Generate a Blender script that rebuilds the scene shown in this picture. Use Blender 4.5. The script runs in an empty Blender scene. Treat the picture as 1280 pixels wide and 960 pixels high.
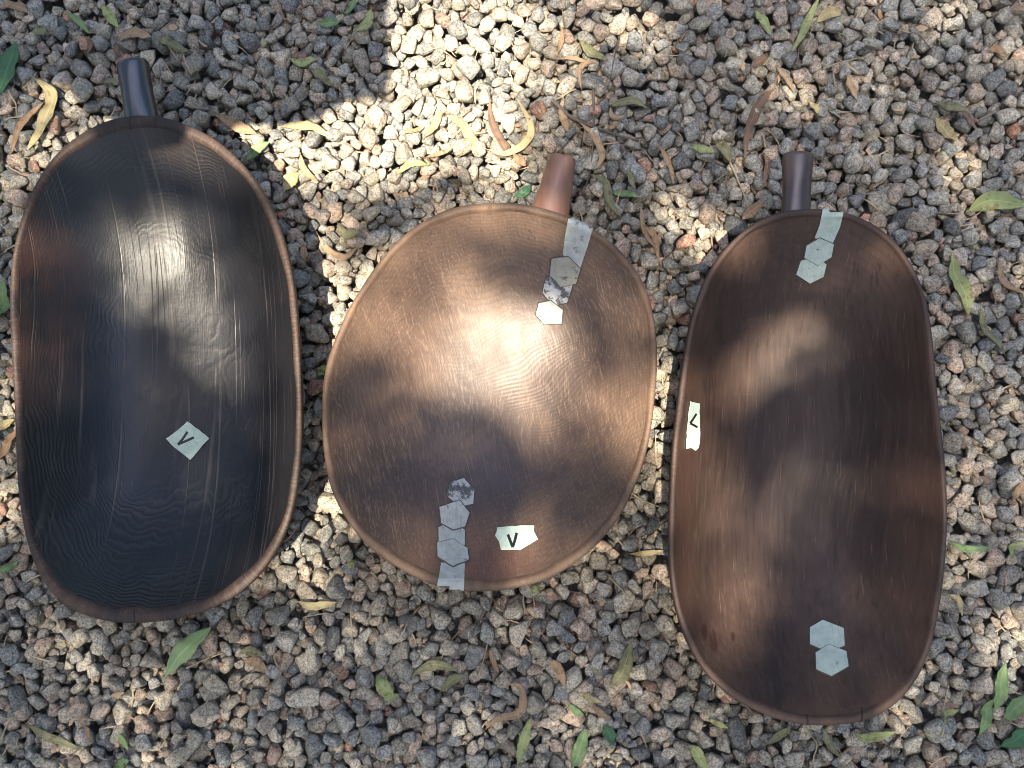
import bpy, bmesh, math, random
import numpy as np
from mathutils import Vector, Matrix
from mathutils.bvhtree import BVHTree
from math import radians as R, pi, sin, cos, tan, atan2

random.seed(5)
rng = np.random.default_rng(11)
scene = bpy.context.scene
COL = scene.collection

# ------------------------------------------------------------------ camera
TILT = R(6.0)
FOV = R(58.5)
CD = 1.03
cam_d = bpy.data.cameras.new('camera')
cam = bpy.data.objects.new('camera', cam_d)
COL.objects.link(cam)
cam.location = (0, -CD * sin(TILT), CD * cos(TILT))
cam.rotation_euler = (TILT, 0, 0)
cam_d.sensor_width = 36
cam_d.lens = 18 / tan(FOV / 2)
cam_d.clip_start = 0.01
cam_d.clip_end = 200
scene.camera = cam

# ------------------------------------------------------------------ light
DX, DY = 0.10, 0.27            # how far a shadow falls per metre of height
sun_dir = Vector((-DX, -DY, 1)).normalized()
sun_el = math.asin(sun_dir.z)
sun_az = atan2(sun_dir.x, sun_dir.y)
world = bpy.data.worlds.new('World')
scene.world = world
world.use_nodes = True
wn = world.node_tree.nodes
wl = world.node_tree.links
bg = wn.get('Background') or wn.new('ShaderNodeBackground')
sky = wn.new('ShaderNodeTexSky')
sky.sky_type = 'NISHITA'
sky.sun_disc = False
sky.sun_elevation = sun_el
sky.sun_rotation = sun_az
sky.dust_density = 3.0
sky.ozone_density = 0.6
hs = wn.new('ShaderNodeHueSaturation')      # hazy, paler sky
hs.inputs['Saturation'].default_value = 1.2
wl.new(sky.outputs[0], hs.inputs['Color'])
wl.new(hs.outputs[0], bg.inputs[0])
bg.inputs[1].default_value = 0.15
sun_l = bpy.data.lights.new('sun', 'SUN')
sun_l.energy = 4.5
sun_l.angle = R(0.5)
sun_l.color = (1.0, 0.90, 0.73)
sun = bpy.data.objects.new('sun', sun_l)
COL.objects.link(sun)
sun.rotation_euler = sun_dir.to_track_quat('Z', 'Y').to_euler()
scene.view_settings.view_transform = 'Standard'
scene.view_settings.look = 'None'
scene.view_settings.gamma = 1
scene.cycles.filter_width = 0.95      # crisp, like a phone picture
scene.view_settings.exposure = 2.25

# ------------------------------------------------------------------ helpers
CAM_M = Matrix.Translation(cam.location) @ cam.rotation_euler.to_matrix().to_4x4()
CAM_R = cam.rotation_euler.to_matrix()


def ray(px, py):
    k = tan(FOV / 2) / 640.0
    d = CAM_R @ Vector(((px - 640) * k, (480 - py) * k, -1))
    return d.normalized()


def at(px, py, z=0.0):
    d = ray(px, py)
    o = cam.location
    t = (z - o.z) / d.z
    return o + d * t


def props(o, label=None, cat=None, group=None, kind=None):
    if label: o['label'] = label
    if cat: o['category'] = cat
    if group: o['group'] = group
    if kind: o['kind'] = kind
    return o


def mesh_obj(name, verts, faces, mat, parent=None, loc=None, smooth=True):
    me = bpy.data.meshes.new(name)
    me.from_pydata([tuple(v) for v in verts], [], faces)
    me.update()
    if smooth:
        me.polygons.foreach_set('use_smooth', [True] * len(me.polygons))
    o = bpy.data.objects.new(name, me)
    COL.objects.link(o)
    me.materials.append(mat)
    if parent: o.parent = parent
    if loc is not None: o.location = loc
    return o


def empty(name, loc):
    o = bpy.data.objects.new(name, None)
    COL.objects.link(o)
    o.location = loc
    o.empty_display_size = 0.05
    return o


class NT:
    """small node helper"""
    def __init__(self, name):
        self.m = bpy.data.materials.new(name)
        self.m.use_nodes = True
        self.n = self.m.node_tree.nodes
        self.l = self.m.node_tree.links
        self.b = self.n.get('Principled BSDF')

    def node(self, t, **kw):
        x = self.n.new(t)
        for k, v in kw.items(): setattr(x, k, v)
        return x

    def put(self, sock, v):
        if hasattr(v, 'is_output') or isinstance(v, bpy.types.NodeSocket):
            self.l.new(v, sock)
        elif isinstance(v, (tuple, list)) and len(v) == 3 and len(sock.default_value) == 4:
            sock.default_value = (*v, 1)
        else:
            sock.default_value = v

    def coord(self, which='Object'):
        return self.node('ShaderNodeTexCoord').outputs[which]

    def mapping(self, vec, scale=(1, 1, 1), rot=(0, 0, 0), loc=(0, 0, 0)):
        x = self.node('ShaderNodeMapping')
        self.put(x.inputs['Vector'], vec)
        x.inputs['Scale'].default_value = scale
        x.inputs['Rotation'].default_value = rot
        x.inputs['Location'].default_value = loc
        return x.outputs[0]

    def noise(self, vec, scale, detail=4, rough=0.55, dist=0.0, out='Fac'):
        x = self.node('ShaderNodeTexNoise')
        self.put(x.inputs['Vector'], vec)
        x.inputs['Scale'].default_value = scale
        x.inputs['Detail'].default_value = detail
        x.inputs['Roughness'].default_value = rough
        x.inputs['Distortion'].default_value = dist
        return x.outputs[out]

    def wave(self, vec, scale, dist=2, detail=2, dscale=1, direction='Z', rough=0.5):
        x = self.node('ShaderNodeTexWave', bands_direction=direction)
        self.put(x.inputs['Vector'], vec)
        x.inputs['Scale'].default_value = scale
        x.inputs['Distortion'].default_value = dist
        x.inputs['Detail'].default_value = detail
        x.inputs['Detail Scale'].default_value = dscale
        x.inputs['Detail Roughness'].default_value = rough
        return x.outputs['Fac']

    def ramp(self, fac, stops, interp='LINEAR'):
        x = self.node('ShaderNodeValToRGB')
        x.color_ramp.interpolation = interp
        e = x.color_ramp.elements
        while len(e) < len(stops): e.new(0.5)
        for el, (p, c) in zip(e, stops):
            el.position = p
            el.color = (*c, 1) if isinstance(c, (tuple, list)) else (c, c, c, 1)
        self.put(x.inputs[0], fac)
        return x.outputs[0]

    def mix(self, fac, a, b, mode='MIX'):
        x = self.node('ShaderNodeMix', data_type='RGBA', blend_type=mode)
        self.put(x.inputs[0], fac)
        self.put(x.inputs[6], a)
        self.put(x.inputs[7], b)
        return x.outputs[2]

    def math(self, op, a, b=0.0, clamp=False):
        x = self.node('ShaderNodeMath', operation=op, use_clamp=clamp)
        self.put(x.inputs[0], a)
        self.put(x.inputs[1], b)
        return x.outputs[0]

    def sep(self, v):
        x = self.node('ShaderNodeSeparateXYZ')
        self.put(x.inputs[0], v)
        return x.outputs

    def smooth(self, v, lo, hi, a=0.0, b=1.0):
        x = self.node('ShaderNodeMapRange', interpolation_type='SMOOTHSTEP')
        self.put(x.inputs[0], v)
        x.inputs[1].default_value = lo
        x.inputs[2].default_value = hi
        x.inputs[3].default_value = a
        x.inputs[4].default_value = b
        return x.outputs[0]

    def bump(self, h, strength=0.3, dist=0.001, normal=None):
        x = self.node('ShaderNodeBump')
        self.put(x.inputs['Height'], h)
        x.inputs['Strength'].default_value = strength
        x.inputs['Distance'].default_value = dist
        if normal is not None: self.put(x.inputs['Normal'], normal)
        return x.outputs[0]

    def done(self, color=None, rough=None, normal=None, **kw):
        if color is not None: self.put(self.b.inputs['Base Color'], color)
        if rough is not None: self.put(self.b.inputs['Roughness'], rough)
        if normal is not None: self.put(self.b.inputs['Normal'], normal)
        for k, v in kw.items(): self.put(self.b.inputs[k.replace('_', ' ')], v)
        return self.m


def blob(t, sx, sy, cx, cy, rx, ry, inner=0.3):
    """soft elliptical colour mask in object x/y"""
    dx = t.math('DIVIDE', t.math('SUBTRACT', sx, cx), rx)
    dy = t.math('DIVIDE', t.math('SUBTRACT', sy, cy), ry)
    d = t.math('SQRT', t.math('ADD', t.math('MULTIPLY', dx, dx), t.math('MULTIPLY', dy, dy)))
    return t.smooth(d, inner, 1.0, 1.0, 0.0)


# ------------------------------------------------------------------ materials
def mat_stone():
    t = NT('gravel_stone')
    a = t.node('ShaderNodeAttribute', attribute_name='stone_rnd')
    s = t.node('ShaderNodeSeparateColor')
    t.l.new(a.outputs['Color'], s.inputs[0])
    r1, r2, r3 = s.outputs[0], s.outputs[1], s.outputs[2]
    base = t.ramp(r1, [(0.0, (.14, .145, .145)), (.14, (.205, .205, .195)), (.34, (.27, .258, .23)),
                       (.52, (.30, .272, .222)), (.70, (.34, .305, .245)), (.83, (.325, .265, .215)),
                       (.92, (.385, .29, .225)), (.968, (.44, .39, .31)), (.99, (.31, .15, .10)), (1.0, (.20, .23, .23))])
    co = t.coord()
    off = t.node('ShaderNodeVectorMath', operation='ADD')
    t.put(off.inputs[0], co)
    sc = t.node('ShaderNodeVectorMath', operation='SCALE')
    t.put(sc.inputs[0], a.outputs['Color'])
    sc.inputs['Scale'].default_value = 3.0
    t.put(off.inputs[1], sc.outputs[0])
    v = off.outputs[0]
    speck = t.noise(v, 560, 4, .75)
    mid = t.noise(v, 220, 4, .6)
    big = t.noise(v, 60, 3, .5)
    c = t.mix(t.math('MULTIPLY', t.smooth(speck, .53, .65), .55), base, (.46, .45, .43))
    c = t.mix(t.math('MULTIPLY', t.smooth(speck, .49, .39), .82), c, (.045, .047, .052))
    g = t.ramp(mid, [(.3, .50), (.7, 1.34)])
    c = t.mix(1.0, c, g, 'MULTIPLY')
    g2 = t.ramp(big, [(.3, (.90, .90, .88)), (.7, (1.18, 1.08, .95))])
    c = t.mix(1.0, c, g2, 'MULTIPLY')
    bright = t.node('ShaderNodeMapRange')
    t.put(bright.inputs[0], r2)
    bright.inputs[3].default_value = .72
    bright.inputs[4].default_value = 1.28
    hs = t.node('ShaderNodeHueSaturation')
    t.put(hs.inputs['Value'], bright.outputs[0])
    hs.inputs['Saturation'].default_value = 1.0
    t.put(hs.inputs['Color'], c)
    n1 = t.bump(mid, 1.0, .0018)
    n2 = t.bump(speck, .8, .0007, n1)
    return t.done(hs.outputs[0], .82, n2, Specular_IOR_Level=.35)


def mat_soil():
    t = NT('ground_soil')
    co = t.coord()
    v = t.node('ShaderNodeTexVoronoi', feature='F1')
    t.put(v.inputs['Vector'], co)
    v.inputs['Scale'].default_value = 62
    h = t.smooth(v.outputs['Distance'], .0, .62, 1, 0)
    sp = t.node('ShaderNodeSeparateColor')
    t.l.new(v.outputs['Color'], sp.inputs[0])
    c = t.ramp(sp.outputs[0], [(.0, (.15, .15, .15)), (.5, (.27, .255, .225)), (1.0, (.34, .28, .235))])
    c = t.mix(t.smooth(h, .35, .0), c, (.05, .043, .036))
    c = t.mix(.5, c, t.ramp(t.noise(co, 400, 4, .7), [(.3, .05), (.7, .42)]))
    return t.done(c, .95, t.bump(h, 1.0, .012))


def wood_common(t, grain_rot=0.0):
    co = t.coord()
    co = t.mapping(co, rot=(0, 0, grain_rot))
    return co, t.sep(co)


def mat_black_wood():
    t = NT('blackened_wood')
    co, s = wood_common(t, R(-2))
    warp = t.noise(co, 5, 3, .5, out='Color')
    wv = t.mix(.045, co, warp, 'ADD')
    # growth rings cut by the hollow: contour-like ripples
    ripw = t.noise(t.mapping(co, scale=(1.2, .8, 1)), 6, 4, .55, out='Color')
    rv = t.mix(.09, co, ripw, 'ADD')
    rings = t.wave(t.mapping(rv, scale=(.10, .42, 1.0)), 78, 1.2, 3, 9, 'Z')
    ripmask = t.smooth(t.noise(t.mapping(co, scale=(7, 10, 6), loc=(3, 1, 0)), 1, 5, .65), .36, .66)
    rings = t.math('MULTIPLY', rings, ripmask)
    fine = t.noise(t.mapping(co, scale=(650, 40, 100)), 1, 4, .65)
    base = t.ramp(t.noise(co, 7, 4, .6), [(.3, (.004, .004, .006)), (.7, (.011, .010, .011))])
    # unburnt red-brown wood on the left wall
    red = blob(t, s[0], s[1], -.150, .075, .075, .17, .1)
    red = t.math('MULTIPLY', red, t.smooth(t.noise(t.mapping(co, scale=(10, 4, 10)), 2.2, 5, .65), .32, .62))
    c = t.mix(t.math('MULTIPLY', red, .7), base, (.050, .020, .013))
    red2 = blob(t, s[0], s[1], .0, .26, .12, .06, .2)
    c = t.mix(t.math('MULTIPLY', red2, .45), c, (.045, .03, .025))
    # hairline drying cracks along the grain
    cv = t.noise(t.mapping(co, scale=(30, .32, .2)), 1.0, 1, .3)
    line = t.math('ABSOLUTE', t.math('SUBTRACT', cv, .5))
    line = t.smooth(line, .0, .008, 1, 0)
    cv2 = t.noise(t.mapping(co, scale=(46, .40, .2), loc=(7, 3, 1)), 1.0, 1, .3)
    line2 = t.smooth(t.math('ABSOLUTE', t.math('SUBTRACT', cv2, .47)), .0, .009, 1, 0)
    line = t.math('MAXIMUM', line, line2)
    gate = t.smooth(t.noise(t.mapping(co, scale=(30, 6, 6)), 1, 3, .6), .46, .62)
    line = t.math('MULTIPLY', line, gate)
    c = t.mix(t.math('MULTIPLY', line, .5), c, (.085, .068, .058))
    # pale short scuffs
    sc = t.noise(t.mapping(co, scale=(420, 22, 200)), 1, 3, .7)
    c = t.mix(t.math('MULTIPLY', t.smooth(sc, .66, .76), .3), c, (.08, .08, .065))
    c = t.mix(t.math('MULTIPLY', t.smooth(rings, .45, .95), .40), c, (.040, .034, .031))
    h = t.math('ADD', t.math('MULTIPLY', rings, .45), t.math('MULTIPLY', fine, .6))
    h = t.math('SUBTRACT', h, t.math('MULTIPLY', line, .8))
    n = t.bump(h, .45, .0009)
    n = t.bump(t.noise(co, 38, 4, .6), .25, .002, n)
    rr = t.ramp(t.noise(co, 26, 5, .65), [(.3, .34), (.7, .50)])
    dust = t.smooth(t.noise(co, 330, 3, .7), .70, .76)
    c = t.mix(t.math('MULTIPLY', dust, .35), c, (.16, .14, .12))
    return t.done(c, rr, n, Specular_IOR_Level=.22, Coat_Weight=.48, Coat_Roughness=.36, Coat_Normal=n)


def mat_rim_wood(name, lo, hi, pale, stripes=0.5, dark_c=(.03, .022, .02), dark=0.35):
    t = NT(name)
    co, s = wood_common(t)
    a = t.node('ShaderNodeAttribute', attribute_name='around')
    hatch = t.noise(t.mapping(a.outputs['Vector'], scale=(1, 1, 1)), 1, 2, .5)
    g = t.noise(t.mapping(co, scale=(10, 3, 10)), 3, 5, .6)
    c = t.ramp(g, [(.3, lo), (.7, hi)])
    c = t.mix(t.math('MULTIPLY', t.smooth(hatch, .52, .60), stripes), c, pale)
    c = t.mix(t.math('MULTIPLY', t.smooth(hatch, .46, .38), stripes), c, dark_c)
    wear = t.noise(co, 14, 6, .7)
    c = t.mix(t.math('MULTIPLY', t.smooth(wear, .50, .62), dark), c, dark_c)
    chips = t.noise(co, 130, 4, .7)
    c = t.mix(t.math('MULTIPLY', t.smooth(chips, .66, .72), .5), c, pale)
    n = t.bump(t.math('ADD', t.math('MULTIPLY', hatch, .6), t.noise(co, 160, 5, .7)), .6, .0012)
    return t.done(c, .56, n, Specular_IOR_Level=.28)


def mat_brown_wood():
    t = NT('warm_brown_wood')
    co, s = wood_common(t, R(-14))
    warp = t.noise(co, 3.5, 3, .5, out='Color')
    wv = t.mix(.10, co, warp, 'ADD')
    rings = t.wave(t.mapping(wv, scale=(.20, .18, 1.0)), 88, 1.6, 3, 5, 'Z')
    fib = t.noise(t.mapping(wv, scale=(520, 60, 400)), 1, 4, .7)
    fib2 = t.noise(t.mapping(wv, scale=(230, 22, 160), rot=(0, 0, .35)), 1, 5, .7)
    patch = t.noise(co, 6.0, 4, .55, .6)
    c = t.ramp(patch, [(.32, (.036, .023, .018)), (.48, (.074, .045, .031)), (.68, (.136, .083, .053))])
    c = t.mix(t.math('MULTIPLY', t.smooth(fib, .50, .66), .5), c, (.19, .125, .085))
    c = t.mix(t.math('MULTIPLY', t.smooth(fib2, .46, .34), .55), c, (.05, .03, .024))
    c = t.mix(t.math('MULTIPLY', t.smooth(rings, .5, 1), .24), c, (.045, .028, .022))
    # darker band across the lower third, redder low end
    st = blob(t, s[0], s[1], -.035, -.085, .13, .060, .15)
    c = t.mix(t.math('MULTIPLY', st, .66), c, (.030, .022, .024))
    rd = blob(t, s[0], s[1], -.06, -.17, .10, .06, .1)
    c = t.mix(t.math('MULTIPLY', rd, .4), c, (.12, .045, .032))
    # fine curved scratches
    sx = t.noise(t.mapping(co, scale=(900, 20, 30), rot=(0, 0, .9)), 1, 2, .5)
    sy = t.noise(t.mapping(co, scale=(900, 16, 30), rot=(0, 0, -.5)), 1, 2, .5)
    sz_ = t.noise(t.mapping(co, scale=(800, 18, 30), rot=(0, 0, -1.25), loc=(2, 5, 0)), 1, 2, .5)
    scr = t.math('MAXIMUM', t.math('MAXIMUM', t.smooth(sx, .64, .72), t.smooth(sy, .64, .72)), t.smooth(sz_, .65, .73))
    c = t.mix(t.math('MULTIPLY', scr, .32), c, (.22, .15, .105))
    ann = t.wave(t.mapping(t.mix(.14, co, warp, 'ADD'), scale=(.35, 1, .9)), 70, 1.0, 3, 14, 'Y')
    am = t.smooth(t.noise(t.mapping(co, scale=(5, 6, 5), loc=(1, 4, 0)), 1, 3, .6), .46, .60)
    ann = t.math('MULTIPLY', ann, am)
    c = t.mix(t.math('MULTIPLY', ann, .25), c, (.05, .034, .026))
    h = t.math('ADD', t.math('MULTIPLY', fib, .7), t.math('ADD', t.math('MULTIPLY', ann, .3), t.math('MULTIPLY', fib2, .7)))
    n = t.bump(h, .4, .0008)
    n = t.bump(t.noise(co, 30, 4, .6), .22, .002, n)
    rr = t.ramp(t.noise(co, 22, 5, .65), [(.3, .38), (.7, .56)])
    return t.done(c, rr, n, Specular_IOR_Level=.40, Coat_Weight=.0, Coat_Roughness=.30)


def mat_dark_wood():
    t = NT('dark_reddish_wood')
    co, s = wood_common(t, R(2))
    warp = t.noise(co, 3, 3, .5, out='Color')
    wv = t.mix(.07, co, warp, 'ADD')
    grain = t.noise(t.mapping(wv, scale=(260, 14, 90)), 1, 6, .72)
    rings = t.wave(t.mapping(wv, scale=(.30, .12, 1.0)), 42, 2.5, 3, 1.2, 'Z')
    patch = t.noise(t.mapping(co, scale=(1.3, .8, 1)), 5, 4, .55, .5)
    c = t.ramp(patch, [(.32, (.019, .013, .0105)), (.52, (.040, .024, .018)), (.7, (.070, .041, .030))])
    c = t.mix(t.math('MULTIPLY', t.smooth(grain, .50, .68), .38), c, (.082, .051, .038))
    c = t.mix(t.math('MULTIPLY', t.smooth(grain, .46, .34), .6), c, (.014, .009, .008))
    c = t.mix(t.math('MULTIPLY', t.smooth(rings, .5, 1), .2), c, (.03, .02, .018))
    # wall shading put into the colour: left wall lighter and redder, right darker
    lw = t.smooth(s[0], -.08, -.15)
    c = t.mix(t.math('MULTIPLY', lw, .55), c, (.10, .046, .030))
    rw = t.smooth(s[0], .07, .14)
    c = t.mix(t.math('MULTIPLY', rw, .5), c, (.045, .022, .016))
    # two dark red stains low on the left
    for (x, y, r) in ((-.095, -.175, .009), (-.085, -.185, .011), (-.105, -.200, .008), (-.062, -.182, .005)):
        m = t.math('ADD', blob(t, s[0], s[1], x, y, r, r * 1.7, .2), t.math('MULTIPLY', t.math('SUBTRACT', t.noise(co, 130, 3, .6), .5), .8))
        c = t.mix(t.math('MULTIPLY', t.smooth(m, .45, .95), .7), c, (.022, .007, .006))
    sx = t.noise(t.mapping(co, scale=(900, 24, 30), rot=(0, 0, .25)), 1, 2, .5)
    sy = t.noise(t.mapping(co, scale=(20, 800, 30), rot=(0, 0, -.15)), 1, 2, .5)
    scr = t.math('MAXIMUM', t.smooth(sx, .66, .74), t.math('MULTIPLY', t.smooth(sy, .72, .78), .35))
    c = t.mix(t.math('MULTIPLY', scr, .28), c, (.20, .14, .10))
    h = t.math('ADD', t.math('MULTIPLY', grain, .6), t.math('ADD', t.math('MULTIPLY', rings, .3), t.math('MULTIPLY', t.noise(co, 260, 3, .6), .25)))
    n = t.bump(h, .35, .0008)
    n = t.bump(t.noise(co, 30, 4, .6), .22, .002, n)
    rr = t.ramp(t.noise(co, 24, 5, .65), [(.3, .42), (.7, .60)])
    return t.done(c, rr, n, Specular_IOR_Level=.22, Coat_Weight=.0)


def mat_handle(name, lo, hi, rough=.36, coat=.2):
    t = NT(name)
    co = t.coord()
    g = t.noise(t.mapping(co, scale=(60, 8, 40)), 1.5, 5, .6)
    c = t.ramp(g, [(.3, lo), (.7, hi)])
    p = t.noise(co, 28, 4, .6)
    c = t.mix(t.math('MULTIPLY', t.smooth(p, .5, .65), .4), c, tuple(v * .45 for v in lo))
    n = t.bump(t.math('ADD', g, t.noise(co, 200, 3, .6)), .3, .0007)
    return t.done(c, rough, n, Specular_IOR_Level=.55, Coat_Weight=coat, Coat_Roughness=.25)


def mat_metal(name, base, grime=0.3, seed=0, dirt=(.03, .028, .026)):
    t = NT(name)
    co = t.mapping(t.coord(), loc=(seed * 1.7, seed * .9, 0))
    n = t.noise(co, 85, 6, .75)
    c = t.ramp(t.noise(co, 140, 4, .6), [(.3, tuple(v * .82 for v in base)), (.7, tuple(min(1, v * 1.12) for v in base))])
    lo = .66 - grime * .30
    c = t.mix(t.smooth(n, lo, lo + .09, 0, .85), c, dirt)
    scr = t.noise(t.mapping(co, scale=(700, 30, 30), rot=(0, 0, .7)), 1, 2, .5)
    c = t.mix(t.math('MULTIPLY', t.smooth(scr, .6, .7), .4), c, tuple(v * .5 for v in base))
    bm = t.bump(t.noise(co, 90, 4, .6), .35, .0012)
    return t.done(c, .62, bm, Metallic=.15, Specular_IOR_Level=.35)


def mat_tape():
    t = NT('masking_tape')
    co = t.coord()
    c = t.ramp(t.noise(co, 260, 4, .6), [(.3, (.33, .40, .33)), (.7, (.44, .51, .42))])
    return t.done(c, .75, t.bump(t.noise(t.mapping(co, scale=(1, 4, 1)), 220, 3, .6), .5, .0008))


def mat_plain(name, c, rough=.6):
    t = NT(name)
    co = t.coord()
    cc = t.ramp(t.noise(co, 120, 3, .6), [(.3, tuple(v * .8 for v in c)), (.7, tuple(min(1, v * 1.2) for v in c))])
    return t.done(cc, rough)


def mat_leaf(name, c1, c2, spot, rough=.6, spots=.5):
    t = NT(name)
    co = t.coord('Generated')
    ob = t.coord()
    c = t.ramp(t.noise(ob, 45, 4, .6), [(.3, c1), (.7, c2)])
    sp = t.noise(ob, 160, 4, .65)
    c = t.mix(t.math('MULTIPLY', t.smooth(sp, .54, .62), spots), c, spot)
    a = t.node('ShaderNodeAttribute', attribute_name='across')
    rib = t.smooth(t.math('ABSOLUTE', a.outputs['Fac']), .0, .12, 1, 0)
    c = t.mix(t.math('MULTIPLY', rib, .45), c, tuple(min(1, v * 1.5 + .04) for v in c2))
    vein = t.noise(t.mapping(ob, scale=(1, 1, 1)), 500, 2, .5)
    n = t.bump(vein, .3, .0006)
    t.done(c, rough, n, Specular_IOR_Level=.35)
    tr = t.node('ShaderNodeBsdfTranslucent')
    t.put(tr.inputs[0], c)
    mx = t.node('ShaderNodeMixShader')
    mx.inputs[0].default_value = .25
    out = [x for x in t.n if x.type == 'OUTPUT_MATERIAL'][0]
    t.l.new(t.b.outputs[0], mx.inputs[1])
    t.l.new(tr.outputs[0], mx.inputs[2])
    t.l.new(mx.outputs[0], out.inputs[0])
    return t.m


M = dict(
    stone=mat_stone(), soil=mat_soil(),
    black=mat_black_wood(), brown=mat_brown_wood(), dark=mat_dark_wood(),
    rim_black=mat_rim_wood('blackened_rim', (.018, .012, .010), (.062, .036, .025), (.16, .105, .07), .14, (.016, .013, .015), .75),
    rim_brown=mat_rim_wood('brown_rim', (.060, .035, .022), (.130, .077, .047), (.20, .135, .09), .06, (.045, .028, .022), .45),
    rim_dark=mat_rim_wood('dark_rim', (.028, .016, .012), (.062, .034, .024), (.12, .08, .055), .05, (.03, .02, .018), .5),
    handle_black=mat_handle('blackened_handle', (.006, .006, .010), (.016, .014, .018), .26, .5),
    handle_brown=mat_handle('brown_handle', (.125, .055, .032), (.195, .093, .056), .5, .1),
    handle_dark=mat_handle('dark_handle', (.03, .018, .017), (.055, .032, .026), .36, .2),
    metal=mat_metal('silver_metal', (.31, .32, .30), .25, 1),
    metal_green=mat_metal('pale_green_metal', (.36, .41, .35), .12, 2),
    metal_brown=mat_metal('tarnished_metal', (.27, .25, .20), .30, 3),
    metal_soot=mat_metal('sooty_metal', (.34, .34, .33), .62, 4, (.018, .018, .018)),
    tape=mat_tape(), edge=mat_plain('patch_edge_grime', (.05, .042, .035), .8), ink=mat_plain('marker_ink', (.006, .006, .008), .5),
    crack=mat_plain('open_crack', (.008, .006, .005), .9),
    twig=mat_plain('dry_twig', (.10, .075, .06), .8), straw=mat_plain('pale_straw', (.30, .24, .15), .8),
    bark=mat_plain('branch_bark', (.09, .07, .055), .9),
    blocker=mat_plain('blocker_grey', (.16, .15, .14), .9),
    l_green=mat_leaf('fresh_green_leaf', (.12, .19, .075), (.20, .28, .115), (.10, .09, .03), .5, .3),
    l_pale=mat_leaf('pale_green_leaf', (.18, .27, .12), (.27, .36, .17), (.16, .20, .08), .6, .2),
    l_deep=mat_leaf('deep_green_leaf', (.045, .11, .05), (.075, .17, .075), (.10, .13, .03), .45, .3),
    l_lime=mat_leaf('yellow_green_leaf', (.24, .27, .105), (.34, .36, .15), (.16, .10, .03), .5, .6),
    l_olive=mat_leaf('olive_leaf', (.15, .15, .075), (.24, .22, .115), (.06, .045, .02), .65, .6),
    l_yellow=mat_leaf('yellow_leaf', (.34, .27, .13), (.47, .39, .20), (.22, .12, .04), .6, .5),
    l_tan=mat_leaf('tan_dry_leaf', (.26, .165, .095), (.38, .26, .155), (.12, .07, .04), .75, .5),
    l_brown=mat_leaf('brown_dry_leaf', (.13, .08, .055), (.22, .135, .09), (.06, .04, .025), .8, .5),
    l_orange=mat_leaf('orange_dry_leaf', (.31, .18, .095), (.42, .27, .15), (.16, .07, .03), .7, .5),
    l_tree=mat_leaf('tree_leaf', (.05, .10, .03), (.08, .14, .045), (.06, .05, .02), .5, .2),
)

# ------------------------------------------------------------------ the ground
gv = [(-3, -3, -.052), (3, -3, -.052), (3, 3, -.052), (-3, 3, -.052)]
ground = mesh_obj('ground', gv, [(0, 1, 2, 3)], M['soil'], smooth=False)
props(ground, kind='structure')

X0, X1, Y0, Y1 = -.86, .86, -.70, .78
CELL = .0026
NX, NY = int((X1 - X0) / CELL), int((Y1 - Y0) / CELL)


def ico(sub):
    bm = bmesh.new()
    bmesh.ops.create_icosphere(bm, subdivisions=sub, radius=1)
    v = np.array([x.co[:] for x in bm.verts])
    f = np.array([[q.index for q in p.verts] for p in bm.faces])
    bm.free()
    return v / np.linalg.norm(v, axis=1, keepdims=True), f


def stone_variants(n, sub):
    d, f = ico(sub)
    out = []
    for i in range(n):
        k = rng.integers(7, 13)
        nn = rng.normal(size=(k, 3))
        nn /= np.linalg.norm(nn, axis=1, keepdims=True)
        nn = np.vstack([nn, np.eye(3), -np.eye(3)])
        h = np.concatenate([rng.uniform(.62, .95, k), rng.uniform(.86, 1.05, 6)])
        p = rng.uniform(14, 34)
        q = np.clip(d @ nn.T, 0, None) / h
        r = (q ** p).sum(1) ** (-1 / p)
        w = rng.normal(size=(5, 3)) * 4.0
        ph = rng.uniform(0, 6.28, 5)
        r = r * (1 + .016 * np.sin(d @ w.T + ph).sum(1))
        out.append(d * r[:, None])
    return out, f


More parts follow.
